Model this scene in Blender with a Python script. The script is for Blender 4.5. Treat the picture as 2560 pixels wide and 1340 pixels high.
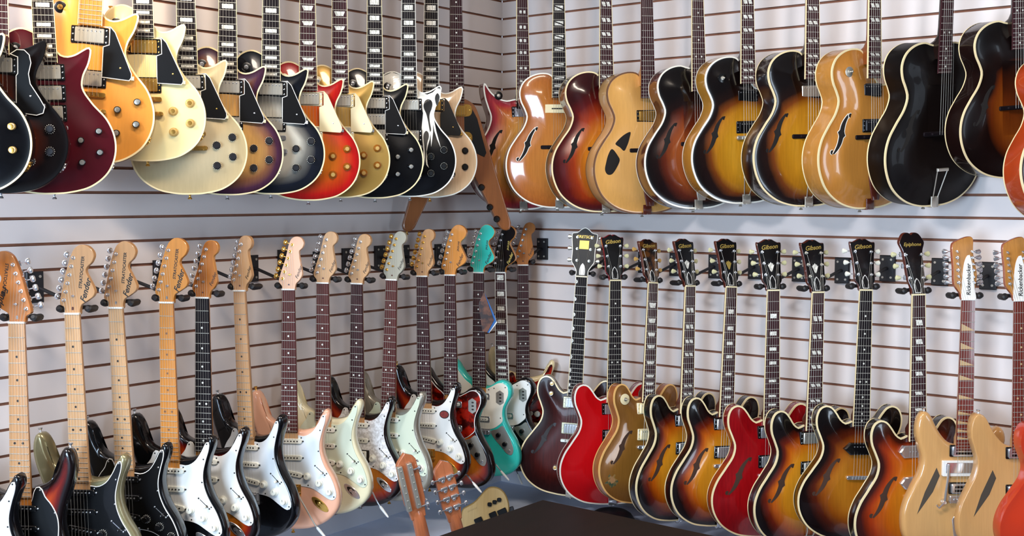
import bpy, bmesh, math, random
import numpy as np
from mathutils import Matrix, Vector
from mathutils.geometry import delaunay_2d_cdt

for o in list(bpy.data.objects):
    bpy.data.objects.remove(o)
SC = bpy.context.scene
COL = SC.collection
R = math.radians
random.seed(4)
PITCH = 0.073          # slat spacing
LEDGE_Z, FLOOR_Z, CEIL_Z = -1.163, -1.55, 1.42

# ---------------------------------------------------------------- camera
cam_d = bpy.data.cameras.new('camera')
cam = bpy.data.objects.new('camera', cam_d)
COL.objects.link(cam)
cam_d.sensor_fit = 'HORIZONTAL'
cam_d.sensor_width = 36.0
cam_d.lens = 36.0 * 2852.863 / 2560.0
cam_d.clip_start = 0.05
cr = Vector((0.61985079, -0.78471481, 0.00276855))
cu = Vector((0.04908931, 0.04229662, 0.99789841))
cf = Vector((0.78318276, 0.61841221, -0.0647387))
mw = Matrix.Identity(4)
for i in range(3):
    mw[i][0], mw[i][1], mw[i][2] = cr[i], cu[i], -cf[i]
mw[0][3], mw[1][3], mw[2][3] = -3.77368918, -3.03505681, 0.07211186
cam.matrix_world = mw
SC.camera = cam

# ---------------------------------------------------------------- light and exposure
SC.view_settings.view_transform = 'Standard'
SC.view_settings.look = 'None'
SC.view_settings.gamma = 1.0
SC.view_settings.use_curve_mapping = False
SC.view_settings.exposure = 0.5
world = bpy.data.worlds.new('world')
SC.world = world
world.use_nodes = True
world.node_tree.nodes['Background'].inputs[0].default_value = (0.75, 0.80, 0.95, 1)
world.node_tree.nodes['Background'].inputs[1].default_value = 0.35


def area(name, loc, target, sx, sy, power, color):
    d = bpy.data.lights.new(name, 'AREA')
    d.shape = 'RECTANGLE'
    d.size, d.size_y, d.energy, d.color = sx, sy, power, color
    o = bpy.data.objects.new(name, d)
    COL.objects.link(o)
    o.location = loc
    o.rotation_euler = (Vector(target) - Vector(loc)).to_track_quat('-Z', 'Y').to_euler()
    return o


# daylight through the shop window behind the camera, ceiling fittings, one warm display lamp
area('window_light', (-6.3, -2.3, -0.3), (0, -1.7, -1.0), 1.5, 1.7, 180, (0.60, 0.79, 1.0))
area('window_light', (-1.3, -5.45, 0.0), (-0.4, -1.2, -0.2), 0.5, 1.7, 22, (0.72, 0.85, 1.0))
area('ceiling_light', (-4.0, -0.75, 1.38), (-0.6, -1.6, -0.9), 0.5, 0.5, 66, (0.95, 0.95, 1.0))
area('ceiling_light', (-2.2, -2.0, 1.38), (-1.7, -1.5, -1.0), 1.2, 0.35, 36, (1.0, 0.85, 0.70))
lamp = bpy.data.lights.new('display_lamp', 'SPOT')
lamp.energy, lamp.color = 150, (1.0, 0.80, 0.55)
lamp.spot_size, lamp.spot_blend, lamp.shadow_soft_size = R(80), 0.9, 0.05
lo = bpy.data.objects.new('display_lamp', lamp)
COL.objects.link(lo)
lo.location = (-2.75, -0.95, 1.36)
lo.rotation_euler = (Vector((-2.35, 0.0, 0.95)) - Vector(lo.location)).to_track_quat('-Z', 'Y').to_euler()


# ---------------------------------------------------------------- materials
def lin(h):
    h = h.lstrip('#')
    out = []
    for i in (0, 2, 4):
        c = int(h[i:i + 2], 16) / 255
        out.append(c / 12.92 if c <= .04045 else ((c + .055) / 1.055) ** 2.4)
    return (*out, 1.0)


MATS = {}


def base_mat(name):
    m = bpy.data.materials.new(name)
    m.use_nodes = True
    return m, m.node_tree, m.node_tree.nodes['Principled BSDF']


def mat(name, col, rough=.4, metal=0., coat=0., var=0., scale=6., stretch=(1, 1, 1), spec=.5):
    """plain procedural material; var mixes in a darker noise so that nothing is a dead flat colour"""
    if name in MATS:
        return MATS[name]
    m, nt, b = base_mat(name)
    b.inputs['Roughness'].default_value = rough
    b.inputs['Metallic'].default_value = metal
    b.inputs['Coat Weight'].default_value = coat
    b.inputs['Coat Roughness'].default_value = .06
    b.inputs['Specular IOR Level'].default_value = spec
    c = lin(col)
    if var:
        tc = nt.nodes.new('ShaderNodeTexCoord')
        mp = nt.nodes.new('ShaderNodeMapping')
        mp.inputs['Scale'].default_value = stretch
        nz = nt.nodes.new('ShaderNodeTexNoise')
        nz.inputs['Scale'].default_value = scale
        nz.inputs['Detail'].default_value = 5
        rp = nt.nodes.new('ShaderNodeValToRGB')
        rp.color_ramp.elements[0].position, rp.color_ramp.elements[1].position = .3, .7
        rp.color_ramp.elements[0].color = tuple(x * (1 - var) for x in c[:3]) + (1,)
        rp.color_ramp.elements[1].color = c
        nt.links.new(tc.outputs['Object'], mp.inputs[0])
        nt.links.new(mp.outputs[0], nz.inputs[0])
        nt.links.new(nz.outputs[0], rp.inputs[0])
        nt.links.new(rp.outputs[0], b.inputs['Base Color'])
    else:
        b.inputs['Base Color'].default_value = c
    MATS[name] = m
    return m


def wood(name, col, dark=.35, rough=.35, coat=.3, sc=14., spec=.5):
    return mat(name, col, rough, 0, coat, dark, sc, (8, 8, .6), spec)


def burst(name, stops, rough=.22, coat=.55, metal=0., grain=.12, spec=.35):
    """lacquer whose colour runs from the rim to the middle of the top (attribute 'burst', mm)"""
    if name in MATS:
        return MATS[name]
    m, nt, b = base_mat(name)
    at = nt.nodes.new('ShaderNodeAttribute')
    at.attribute_name = 'burst'
    dv = nt.nodes.new('ShaderNodeMath')
    dv.operation = 'DIVIDE'
    dv.inputs[1].default_value = 110.
    tc = nt.nodes.new('ShaderNodeTexCoord')
    nz = nt.nodes.new('ShaderNodeTexNoise')
    nz.inputs['Scale'].default_value = 9.
    ad = nt.nodes.new('ShaderNodeMath')
    ad.operation = 'MULTIPLY_ADD'
    ad.inputs[1].default_value = .10
    sb = nt.nodes.new('ShaderNodeMath')
    sb.operation = 'SUBTRACT'
    sb.inputs[1].default_value = .05
    rp = nt.nodes.new('ShaderNodeValToRGB')
    rp.color_ramp.interpolation = 'EASE' if len(stops) < 3 else 'LINEAR'
    el = rp.color_ramp.elements
    el[0].position, el[0].color = stops[0][0] / 110, lin(stops[0][1])
    el[1].position, el[1].color = stops[-1][0] / 110, lin(stops[-1][1])
    for p, c in stops[1:-1]:
        e = el.new(p / 110)
        e.color = lin(c)
    mp = nt.nodes.new('ShaderNodeMapping')
    mp.inputs['Scale'].default_value = (10, 10, .8)
    n2 = nt.nodes.new('ShaderNodeTexNoise')
    n2.inputs['Scale'].default_value = 16.
    n2.inputs['Detail'].default_value = 4
    mr = nt.nodes.new('ShaderNodeMapRange')
    mr.inputs[1].default_value, mr.inputs[2].default_value = .3, .7
    mr.inputs[3].default_value, mr.inputs[4].default_value = 1 - grain, 1 + grain * .4
    mx = nt.nodes.new('ShaderNodeVectorMath')
    mx.operation = 'SCALE'
    L = nt.links.new
    L(at.outputs['Fac'], dv.inputs[0])
    L(tc.outputs['Object'], nz.inputs[0])
    L(nz.outputs[0], ad.inputs[0])
    L(dv.outputs[0], ad.inputs[2])
    L(ad.outputs[0], sb.inputs[0])
    L(sb.outputs[0], rp.inputs[0])
    L(tc.outputs['Object'], mp.inputs[0])
    L(mp.outputs[0], n2.inputs[0])
    L(n2.outputs[0], mr.inputs[0])
    L(rp.outputs[0], mx.inputs[0])
    L(mr.outputs[0], mx.inputs['Scale'])
    L(mx.outputs[0], b.inputs['Base Color'])
    b.inputs['Roughness'].default_value = rough
    b.inputs['Metallic'].default_value = metal
    b.inputs['Coat Weight'].default_value = coat
    b.inputs['Coat Roughness'].default_value = .05
    b.inputs['Specular IOR Level'].default_value = spec
    MATS[name] = m
    return m


def speckle(name, c1, c2, scale=60., rough=.3, metal=0., coat=.3, lo_=.42, hi_=.58):
    if name in MATS:
        return MATS[name]
    m, nt, b = base_mat(name)
    tc = nt.nodes.new('ShaderNodeTexCoord')
    vz = nt.nodes.new('ShaderNodeTexNoise')
    vz.inputs['Scale'].default_value = scale
    vz.inputs['Detail'].default_value = 3
    rp = nt.nodes.new('ShaderNodeValToRGB')
    rp.color_ramp.elements[0].position, rp.color_ramp.elements[0].color = lo_, lin(c1)
    rp.color_ramp.elements[1].position, rp.color_ramp.elements[1].color = hi_, lin(c2)
    nt.links.new(tc.outputs['Object'], vz.inputs[0])
    nt.links.new(vz.outputs[0], rp.inputs[0])
    nt.links.new(rp.outputs[0], b.inputs['Base Color'])
    b.inputs['Roughness'].default_value = rough
    b.inputs['Metallic'].default_value = metal
    b.inputs['Coat Weight'].default_value = coat
    MATS[name] = m
    return m


def gloss(name, col, var=.0, **k):
    k.setdefault('coat', .6)
    return mat(name, col, k.pop('rough', .22), k.pop('metal', 0.), k.pop('coat'), var, 7., (1, 1, 1), .35)


CHROME = mat('chrome', '#e0e2e6', .15, .82)
NICKEL = mat('aged_nickel', '#cdc8bc', .3, .72)
GOLD = mat('gold_plate', '#e4b25a', .2, .8)
STEEL = mat('fret_steel', '#b4b0a6', .5, .6)
BLACKP = mat('black_plastic', '#0b0b0d', .25, 0, .2)
RUBBER = mat('black_rubber', '#121013', .55)
BMETAL = mat('black_powder_coat', '#131218', .45)
CREAMP = mat('cream_plastic', '#efe0b4', .35, 0, .2)
AGEDW = mat('aged_white_plastic', '#ecebdd', .35, 0, .2)
WHITEP = mat('white_plastic', '#f2f1ec', .3, 0, .2)
PEARL = speckle('pearl_inlay', '#c2c1b6', '#f6f3ea', 130., .3)
PEARLW = speckle('white_pearl_sheet', '#d6d2d0', '#faf8f8', 110., .25)
TORT = speckle('red_tortoise_sheet', '#3a0603', '#9c1a0a', 40., .2)
CREAMB = mat('cream_binding', '#f1deae', .35, 0, .3)
WHITEB = mat('white_binding', '#eeeadd', .35, 0, .3)
ROSE = wood('rosewood', '#42262a', .45, .6, .0, spec=.1)
ROSER = wood('reddish_rosewood', '#5d3230', .4, .55, .0, spec=.1)
EBONY = wood('ebony', '#1a1418', .3, .55, .0, spec=.1)
PADAUK = wood('lacquered_rosewood', '#7c3026', .35, .25, .5)
MAPLE = wood('maple', '#ca9868', .14, .3, .4)
MAPLEP = wood('pale_maple', '#cfa376', .12, .3, .4)
MAPLEO = wood('amber_maple', '#d48c40', .16, .28, .5)
MAPLED = wood('deep_amber_maple', '#b8702f', .2, .28, .5)
MAHOG = wood('mahogany', '#5a2418', .35, .3, .4)
DARKNECK = wood('dark_stained_neck', '#1e0f0c', .3, .25, .5)
BLONDEN = wood('blonde_neck', '#c98f52', .2, .3, .4)
GOLDINK = mat('gold_leaf', '#d9bb62', .35, .6)
BLACKINK = mat('black_ink', '#1a120c', .5)
PEARLB = mat('pale_green_pearloid', '#d6d2a4', .3, 0, .2)
AMBERB = mat('amber_pearloid', '#c9a058', .3, 0, .2)
HOLE = mat('dark_cavity', '#0c0705', .9)
FLAMEW = mat('white_flame_paint', '#ede8dc', .25, 0, .5)


# ---------------------------------------------------------------- mesh helpers (guitar millimetres: x, v down from the nut, d toward the viewer)
def set_props(o, label=None, cat=None, group=None, kind=None):
    for k, v in (('label', label), ('category', cat), ('group', group), ('kind', kind)):
        if v:
            o[k] = v
    return o


class MB:
    def __init__(self):
        self.v, self.f, self.m, self.n = [], [], [], 0

    def add(self, verts, faces, mi=0):
        b = self.n
        self.v.extend(verts)
        self.n += len(verts)
        for f in faces:
            self.f.append(tuple(i + b for i in f))
            self.m.append(mi)

    def loops(self, loops, cap0=True, cap1=True, mi=0, closed=True, capmi=None):
        n = len(loops[0])
        vs = [p for l in loops for p in l]
        fs = []
        for a in range(len(loops) - 1):
            for i in range(n if closed else n - 1):
                j = (i + 1) % n
                fs.append((a * n + i, a * n + j, (a + 1) * n + j, (a + 1) * n + i))
        self.add(vs, fs, mi)
        b = self.n - len(vs)
        for on, off in ((cap0, 0), (cap1, (len(loops) - 1) * n)):
            if on:
                self.f.append(tuple(b + off + i for i in range(n)))
                self.m.append(mi if capmi is None else capmi)

    def prism(self, poly, d0, d1, ch=0., mi=0, capmi=None):
        poly = [tuple(p) for p in poly]
        l = [[(x, v, d0) for x, v in poly]]
        if ch:
            l.append([(x, v, d1 - ch) for x, v in poly])
            l.append([(x, v, d1) for x, v in inset(poly, ch)])
        else:
            l.append([(x, v, d1) for x, v in poly])
        self.loops(l, mi=mi, capmi=capmi)

    def box(self, x0, x1, v0, v1, d0, d1, ch=0., mi=0):
        self.prism([(x0, v0), (x1, v0), (x1, v1), (x0, v1)], d0, d1, ch, mi)

    def lathe(self, x, v, prof, n=16, mi=0):
        """profile of (radius, depth) about the depth axis"""
        self.loops([[(x + r * math.cos(2 * math.pi * i / n), v + r * math.sin(2 * math.pi * i / n), d) for i in range(n)] for r, d in prof], mi=mi)

    def tube(self, pts, r, n=6, mi=0):
        pts = [Vector(p) for p in pts]
        rings = []
        for i, p in enumerate(pts):
            t = (pts[min(i + 1, len(pts) - 1)] - pts[max(i - 1, 0)]).normalized()
            a = t.cross(Vector((0, 0, 1)))
            if a.length < .1:
                a = t.cross(Vector((1, 0, 0)))
            a.normalize()
            b = t.cross(a)
            rr = r[i] if isinstance(r, (list, tuple)) else r
            rings.append([tuple(p + a * rr * math.cos(2 * math.pi * k / n) + b * rr * math.sin(2 * math.pi * k / n)) for k in range(n)])
        self.loops(rings, mi=mi)

    def mesh(self, name, mats, L=0., smooth=38, raw=False, attr=None):
        me = bpy.data.meshes.new(name)
        if raw:
            vs = self.v
        else:
            vs = [(x / 1000, -d / 1000, (L - v) / 1000) for x, v, d in self.v]
        me.from_pydata(vs, [], self.f)
        for m in mats:
            me.materials.append(m)
        me.polygons.foreach_set('material_index', self.m)
        bm = bmesh.new()
        bm.from_mesh(me)
        bmesh.ops.recalc_face_normals(bm, faces=bm.faces)
        bm.to_mesh(me)
        bm.free()
        if smooth:
            me.polygons.foreach_set('use_smooth', [True] * len(me.polygons))
            me.set_sharp_from_angle(angle=R(smooth))
        if attr is not None:
            a = me.attributes.new('burst', 'FLOAT', 'POINT')
            a.data.foreach_set('value', attr)
        me.update()
        return me

    def build(self, name, mats, parent=None, L=0., smooth=38, raw=False, attr=None):
        o = bpy.data.objects.new(name, self.mesh(name, mats if isinstance(mats, (list, tuple)) else [mats], L, smooth, raw, attr))
        COL.objects.link(o)
        o.parent = parent
        return o


def inset(poly, t):
    p = np.array(poly, float)
    a = p - np.roll(p, 1, 0)
    b = np.roll(p, -1, 0) - p
    a /= np.linalg.norm(a, axis=1)[:, None] + 1e-9
    b /= np.linalg.norm(b, axis=1)[:, None] + 1e-9
    na, nb = np.stack([-a[:, 1], a[:, 0]], 1), np.stack([-b[:, 1], b[:, 0]], 1)
    n = na + nb
    n /= np.maximum(np.linalg.norm(n, axis=1), .3)[:, None]
    k = 1 / np.maximum((n * na).sum(1), .5)
    area2 = (p[:, 0] * np.roll(p[:, 1], -1) - np.roll(p[:, 0], -1) * p[:, 1]).sum()
    s = 1 if area2 > 0 else -1
    return [tuple(q) for q in p + n * (k * t * s)[:, None]]


def rrect(cx, cv, w, h, r, n=4, ang=0.):
    pts = []
    for sx, sy, a0 in ((1, 1, 0), (-1, 1, 90), (-1, -1, 180), (1, -1, 270)):
        for i in range(n + 1):
            a = R(a0 + 90 * i / n)
            pts.append((sx * (w / 2 - r) + r * math.cos(a), sy * (h / 2 - r) + r * math.sin(a)))
    c, s = math.cos(R(ang)), math.sin(R(ang))
    return [(cx + x * c - y * s, cv + x * s + y * c) for x, y in pts]


def ellipse(cx, cv, a, b, n=28, ang=0.):
    c, s = math.cos(R(ang)), math.sin(R(ang))
    return [(cx + a * math.cos(t) * c - b * math.sin(t) * s, cv + a * math.cos(t) * s + b * math.sin(t) * c) for t in (2 * math.pi * i / n for i in range(n))]


def spline(pts, n=150):
    """closed centripetal Catmull-Rom through the points, resampled evenly to n"""
    p = np.array(pts, float)
    k = len(p)
    out = []
    for i in range(k):
        a, b, c, d = p[i - 1], p[i], p[(i + 1) % k], p[(i + 2) % k]
        t0 = 0.
        t1 = t0 + np.linalg.norm(b - a) ** .5
        t2 = t1 + np.linalg.norm(c - b) ** .5
        t3 = t2 + np.linalg.norm(d - c) ** .5
        for t in np.linspace(t1, t2, 12, endpoint=False):
            A1 = (t1 - t) / (t1 - t0) * a + (t - t0) / (t1 - t0) * b
            A2 = (t2 - t) / (t2 - t1) * b + (t - t1) / (t2 - t1) * c
            A3 = (t3 - t) / (t3 - t2) * c + (t - t2) / (t3 - t2) * d
            B1 = (t2 - t) / (t2 - t0) * A1 + (t - t0) / (t2 - t0) * A2
            B2 = (t3 - t) / (t3 - t1) * A2 + (t - t1) / (t3 - t1) * A3
            out.append((t2 - t) / (t2 - t1) * B1 + (t - t1) / (t2 - t1) * B2)
    q = np.array(out)
    qq = np.vstack([q, q[:1]])
    s = np.r_[0, np.cumsum(np.linalg.norm(np.diff(qq, axis=0), axis=1))]
    u = np.linspace(0, s[-1], n, endpoint=False)
    return np.stack([np.interp(u, s, qq[:, 0]), np.interp(u, s, qq[:, 1])], 1)


def mirror_outline(half):
    """left half listed from the neck down to the bottom centre -> closed outline"""
    return half + [(-x, v) for x, v in reversed(half) if abs(x) > 1]


def dist_poly(pts, poly):
    pts = np.atleast_2d(pts)
    a = poly
    b = np.roll(poly, -1, 0)
    ab = b - a
    ap = pts[:, None, :] - a[None]
    t = np.clip((ap * ab).sum(-1) / np.maximum((ab * ab).sum(-1), 1e-9), 0, 1)
    d = ap - t[..., None] * ab
    return np.sqrt((d * d).sum(-1)).min(1)


OUT = {
    'single_cut': [(-28, 372), (-60, 362), (-95, 378), (-114, 415), (-116, 455), (-104, 500), (-98, 530), (-108, 565), (-138, 605), (-160, 650), (-162, 700), (-140, 752), (-95, 787),
                   (-40, 801), (0, 803), (40, 801), (95, 787), (140, 752), (162, 705), (164, 655), (146, 605), (110, 560), (88, 520), (91, 490), (106, 457), (113, 430), (114, 418), (108, 411), (99, 415),
                   (89, 421), (72, 431), (52, 436), (37, 432), (28, 422)],
    'offset_horn': [(-28, 436), (-46, 430), (-68, 420), (-85, 402), (-95, 376), (-101, 350), (-107, 336), (-116, 328), (-128, 332), (-137, 350), (-140, 380), (-133, 420), (-118, 465), (-107, 505), (-105, 540), (-118, 590), (-145, 635),
                    (-162, 675), (-160, 720), (-130, 758), (-80, 777), (0, 780), (70, 772), (125, 745), (158, 705), (163, 660), (148, 610), (122, 565), (108, 526), (106, 490), (115, 450),
                    (127, 420), (131, 402), (128, 389), (119, 384), (110, 390), (105, 402), (96, 426), (80, 443), (58, 451), (28, 454)],
    'offset_waist': [(-28, 420), (-55, 405), (-80, 375), (-100, 345), (-116, 338), (-129, 352), (-134, 395), (-126, 440), (-112, 490), (-108, 530), (-122, 580), (-150, 630), (-166, 675),
                     (-160, 725), (-125, 765), (-60, 785), (10, 793), (70, 792), (125, 775), (156, 742), (161, 705), (148, 655), (118, 605), (101, 565), (100, 530), (113, 500), (126, 475),
                     (128, 448), (115, 424), (92, 413), (70, 418), (50, 432), (28, 440)],
    'double_cut': mirror_outline([(-28, 440), (-46, 447), (-63, 436), (-79, 413), (-96, 394), (-116, 388), (-137, 398), (-149, 425), (-148, 460), (-134, 496), (-124, 526), (-130, 560),
                                  (-157, 602), (-188, 648), (-204, 695), (-200, 745), (-172, 795), (-120, 830), (-60, 843), (0, 846)]),
    'crescent': [(-28, 460), (-48, 450), (-70, 426), (-88, 396), (-101, 370), (-114, 357), (-130, 358), (-143, 380), (-147, 425), (-136, 470), (-127, 505), (-134, 550), (-158, 600), (-180, 650), (-188, 700),
                 (-178, 760), (-140, 805), (-80, 825), (0, 830), (80, 825), (140, 805), (178, 760), (188, 700), (180, 650), (158, 600), (134, 550), (127, 505), (136, 475), (143, 445), (136, 418),
                 (122, 405), (105, 415), (86, 440), (60, 462), (28, 468)],
    'archtop': mirror_outline([(-28, 342), (-62, 334), (-106, 344), (-140, 369), (-156, 406), (-152, 445), (-136, 480), (-128, 506), (-140, 545), (-172, 590), (-200, 635), (-213, 685),
                               (-208, 740), (-180, 800), (-125, 845), (-60, 866), (0, 869)]),
    'archtop_cut': [(-28, 342), (-62, 334), (-106, 344), (-140, 369), (-156, 406), (-152, 445), (-136, 480), (-128, 506), (-140, 545), (-172, 590), (-200, 635), (-213, 685),
                    (-208, 740), (-180, 800), (-125, 845), (-60, 866), (0, 869), (60, 866), (125, 845), (180, 800), (208, 740), (213, 685), (200, 635), (172, 590), (140, 545), (128, 506),
                    (134, 480), (142, 445), (145, 405), (139, 391), (124, 408), (100, 436), (70, 452), (42, 448), (28, 430)],
    'horned': mirror_outline([(-28, 425), (-62, 431), (-97, 421), (-126, 398), (-145, 370), (-152, 360), (-157, 375), (-152, 420), (-140, 460), (-129, 498), (-140, 540), (-170, 590),
                              (-198, 640), (-210, 690), (-205, 745), (-178, 800), (-125, 845), (-60, 866), (0, 869)]),
    'vee': mirror_outline([(-27, 438), (-50, 447), (-70, 464), (-84, 495), (-100, 545), (-150, 715), (-198, 878), (-207, 912), (-200, 930), (-183, 934), (-165, 922), (-148, 890),
                           (-90, 775), (-45, 692), (-20, 661), (0, 654)]),
}
CENT = {'single_cut': (32, 545, 690), 'offset_horn': (30, 548, 680), 'offset_waist': (40, 560, 690), 'double_cut': (45, 560, 715), 'crescent': (40, 560, 700),
        'archtop': (60, 470, 720), 'archtop_cut': (50, 560, 720), 'horned': (45, 560, 720), 'vee': (38, 500, 600)}
SHAPE = {  # edge depth, thickness, arch height, rounding radius, joint v, scale length, last fret
    'single_cut': (-22, 46, 12, 2, 380, 628, 22), 'offset_horn': (-10, 44, 0, 12, 450, 648, 21), 'offset_waist': (-10, 44, 0, 12, 430, 610, 22),
    'double_cut': (-20, 44, 15, 2, 420, 628, 22), 'crescent': (-16, 42, 0, 5, 440, 628, 24), 'archtop': (-30, 84, 20, 2, 348, 628, 20),
    'archtop_cut': (-30, 84, 20, 2, 348, 628, 20), 'horned': (-30, 76, 18, 2, 425, 628, 20), 'vee': (-14, 40, 0, 4, 440, 628, 22)}
SCALES = {'archtop': .97, 'archtop_cut': .97, 'horned': .97}


class Body:
    """one guitar body: the mesh, plus the height of its top for whatever sits on it"""
    def __init__(self, g, shape, top, side, lefty=False, binding=None, back_binding=None, bw=3., ell=None, rounding=None, name='body'):
        d0, T, h, r, self.joint, self.scale, self.nf = SHAPE[shape]
        if rounding is not None:
            r = rounding
        self.d0, self.h, self.r, self.T = d0, h, r, T
        o = spline(OUT[shape], 150)
        if lefty:
            o = o * [-1, 1]
            o = o[::-1]
        self.o = o
        cx, c0, c1 = CENT[shape]
        c = np.stack([np.clip(o[:, 0], -cx, cx), np.clip(o[:, 1], c0, c1)], 1)
        self.L = L = o[:, 1].max()
        self.ell = ell
        fr = [0, .006, .015, .028, .045, .07, .1, .15, .21, .29, .38, .48, .6, .74, .88, 1]
        loops, at = [], []
        # back cap and side first, then front rings
        rb = r if r > 3 else 1.
        back = d0 - T
        for f, dd in ((1., back), (.5, back), (rb / 130, back), (rb * .3 / 130, back + rb * .32), (0, back + rb)):
            q = o + (c - o) * f
            loops.append([(x, v, dd) for x, v in q])
            at.append(np.zeros(len(q)))
        for f in fr:
            q = o + (c - o) * f
            e = dist_poly(q, o)
            if f == 0:
                e = e * 0
            z = self.height(e)
            loops.append([(x, v, d) for (x, v), d in zip(q, z)])
            at.append(self.burst_value(q, e))
        m = MB()
        n = len(o)
        vs = [p for l in loops for p in l]
        m.add(vs, [])
        for a in range(len(loops) - 1):
            for i in range(n):
                j = (i + 1) % n
                m.f.append((a * n + i, a * n + j, (a + 1) * n + j, (a + 1) * n + i))
                m.m.append(0 if a >= 5 else 1)
        m.f.append(tuple(range(n)))
        m.m.append(1)
        m.f.append(tuple(range((len(loops) - 1) * n, len(loops) * n)))
        m.m.append(0)
        self.ob = m.build(name, [top, side], g, L, 50, attr=np.concatenate(at))
        if binding:
            self.bind(binding, self.height(np.zeros(1))[0], 1, bw)
        if back_binding:
            self.bind(back_binding, back + 1, -1, 2.)

    def ins(self, t):
        if t <= 0:
            return [tuple(p) for p in self.o]
        return inset([tuple(p) for p in self.o], t)

    def height(self, e):
        e = np.asarray(e, float)
        if self.h:
            t = np.clip((e - 4) / 85, 0, 1)
            return self.d0 + self.h * (t * t * (3 - 2 * t)) + np.clip(e, 0, 1) * .3
        q = np.clip(self.r - e, 0, None)
        return self.d0 - (self.r - np.sqrt(np.clip(self.r ** 2 - q ** 2, 0, None)))

    def burst_value(self, q, e):
        if not self.ell:
            return e
        vc, a, b = self.ell
        rr = np.sqrt((q[:, 0] / a) ** 2 + ((q[:, 1] - vc) / b) ** 2)
        return np.minimum(e, 125 * np.clip(1 - rr, 0, 1))

    def surf(self, x, v):
        return float(self.height(dist_poly([(x, v)], self.o))[0])

    def bind(self, m_, d, s, w):
        m = MB()
        po = inset([tuple(p) for p in self.o], -.35)
        pi = inset([tuple(p) for p in self.o], w)
        A = [(x, v, d - s * 5) for x, v in po]
        B = [(x, v, d + s * .45) for x, v in po]
        C = [(x, v, d + s * .6) for x, v in pi]
        D = [(x, v, d - s * 2) for x, v in pi]
        m.loops([A, B, C, D, A], False, False)
        m.build('binding', m_, self.ob, self.L, 60)


def at_root(o, parent, L, x, v, d, ang=0.):
    o.parent = parent
    o.location = (x / 1000, -d / 1000, (L - v) / 1000)
    o.rotation_euler = (0, ang, 0)
    return o


CACHE = {}


def inst(name, key, fn, mats, parent, L, x, v, d, ang=0.):
    """place a shared small part"""
    if key not in CACHE:
        m = MB()
        fn(m)
        CACHE[key] = m.mesh(name, mats)
    o = bpy.data.objects.new(name, CACHE[key])
    COL.objects.link(o)
    return at_root(o, parent, L, x, v, d, ang)


TEXT = {}


def text_mesh(s, size, shear, weight=0.):
    k = (s, size, shear, weight)
    if k not in TEXT:
        cu_ = bpy.data.curves.new('logo', 'FONT')
        cu_.body, cu_.size, cu_.shear = s, size / 1000, shear
        cu_.align_x, cu_.align_y = 'CENTER', 'CENTER'
        cu_.extrude, cu_.offset = .00012, weight / 1000
        cu_.resolution_u = 3
        t = bpy.data.objects.new('logo', cu_)
        COL.objects.link(t)
        TEXT[k] = bpy.data.meshes.new_from_object(t.evaluated_get(bpy.context.evaluated_depsgraph_get()))
        bpy.data.objects.remove(t)
    return TEXT[k]


def text(s, size, parent, L, x, v, d, m, ang=0., shear=0., weight=0., tilt=0., name='logo'):
    me = text_mesh(s, size, shear, weight).copy()
    me.materials.clear()
    me.materials.append(m)
    o = bpy.data.objects.new(name, me)
    COL.objects.link(o)
    o.parent = parent
    o.matrix_basis = Matrix.Translation((x / 1000, -d / 1000, (L - v) / 1000)) @ Matrix.Rotation(R(tilt), 4, 'X') @ Matrix.Rotation(R(ang), 4, 'Y') @ Matrix.Rotation(R(90), 4, 'X')
    return o


# ---------------------------------------------------------------- guitar parts
def fret_v(scale, n):
    return scale * (1 - 2 ** (-n / 12))


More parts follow.
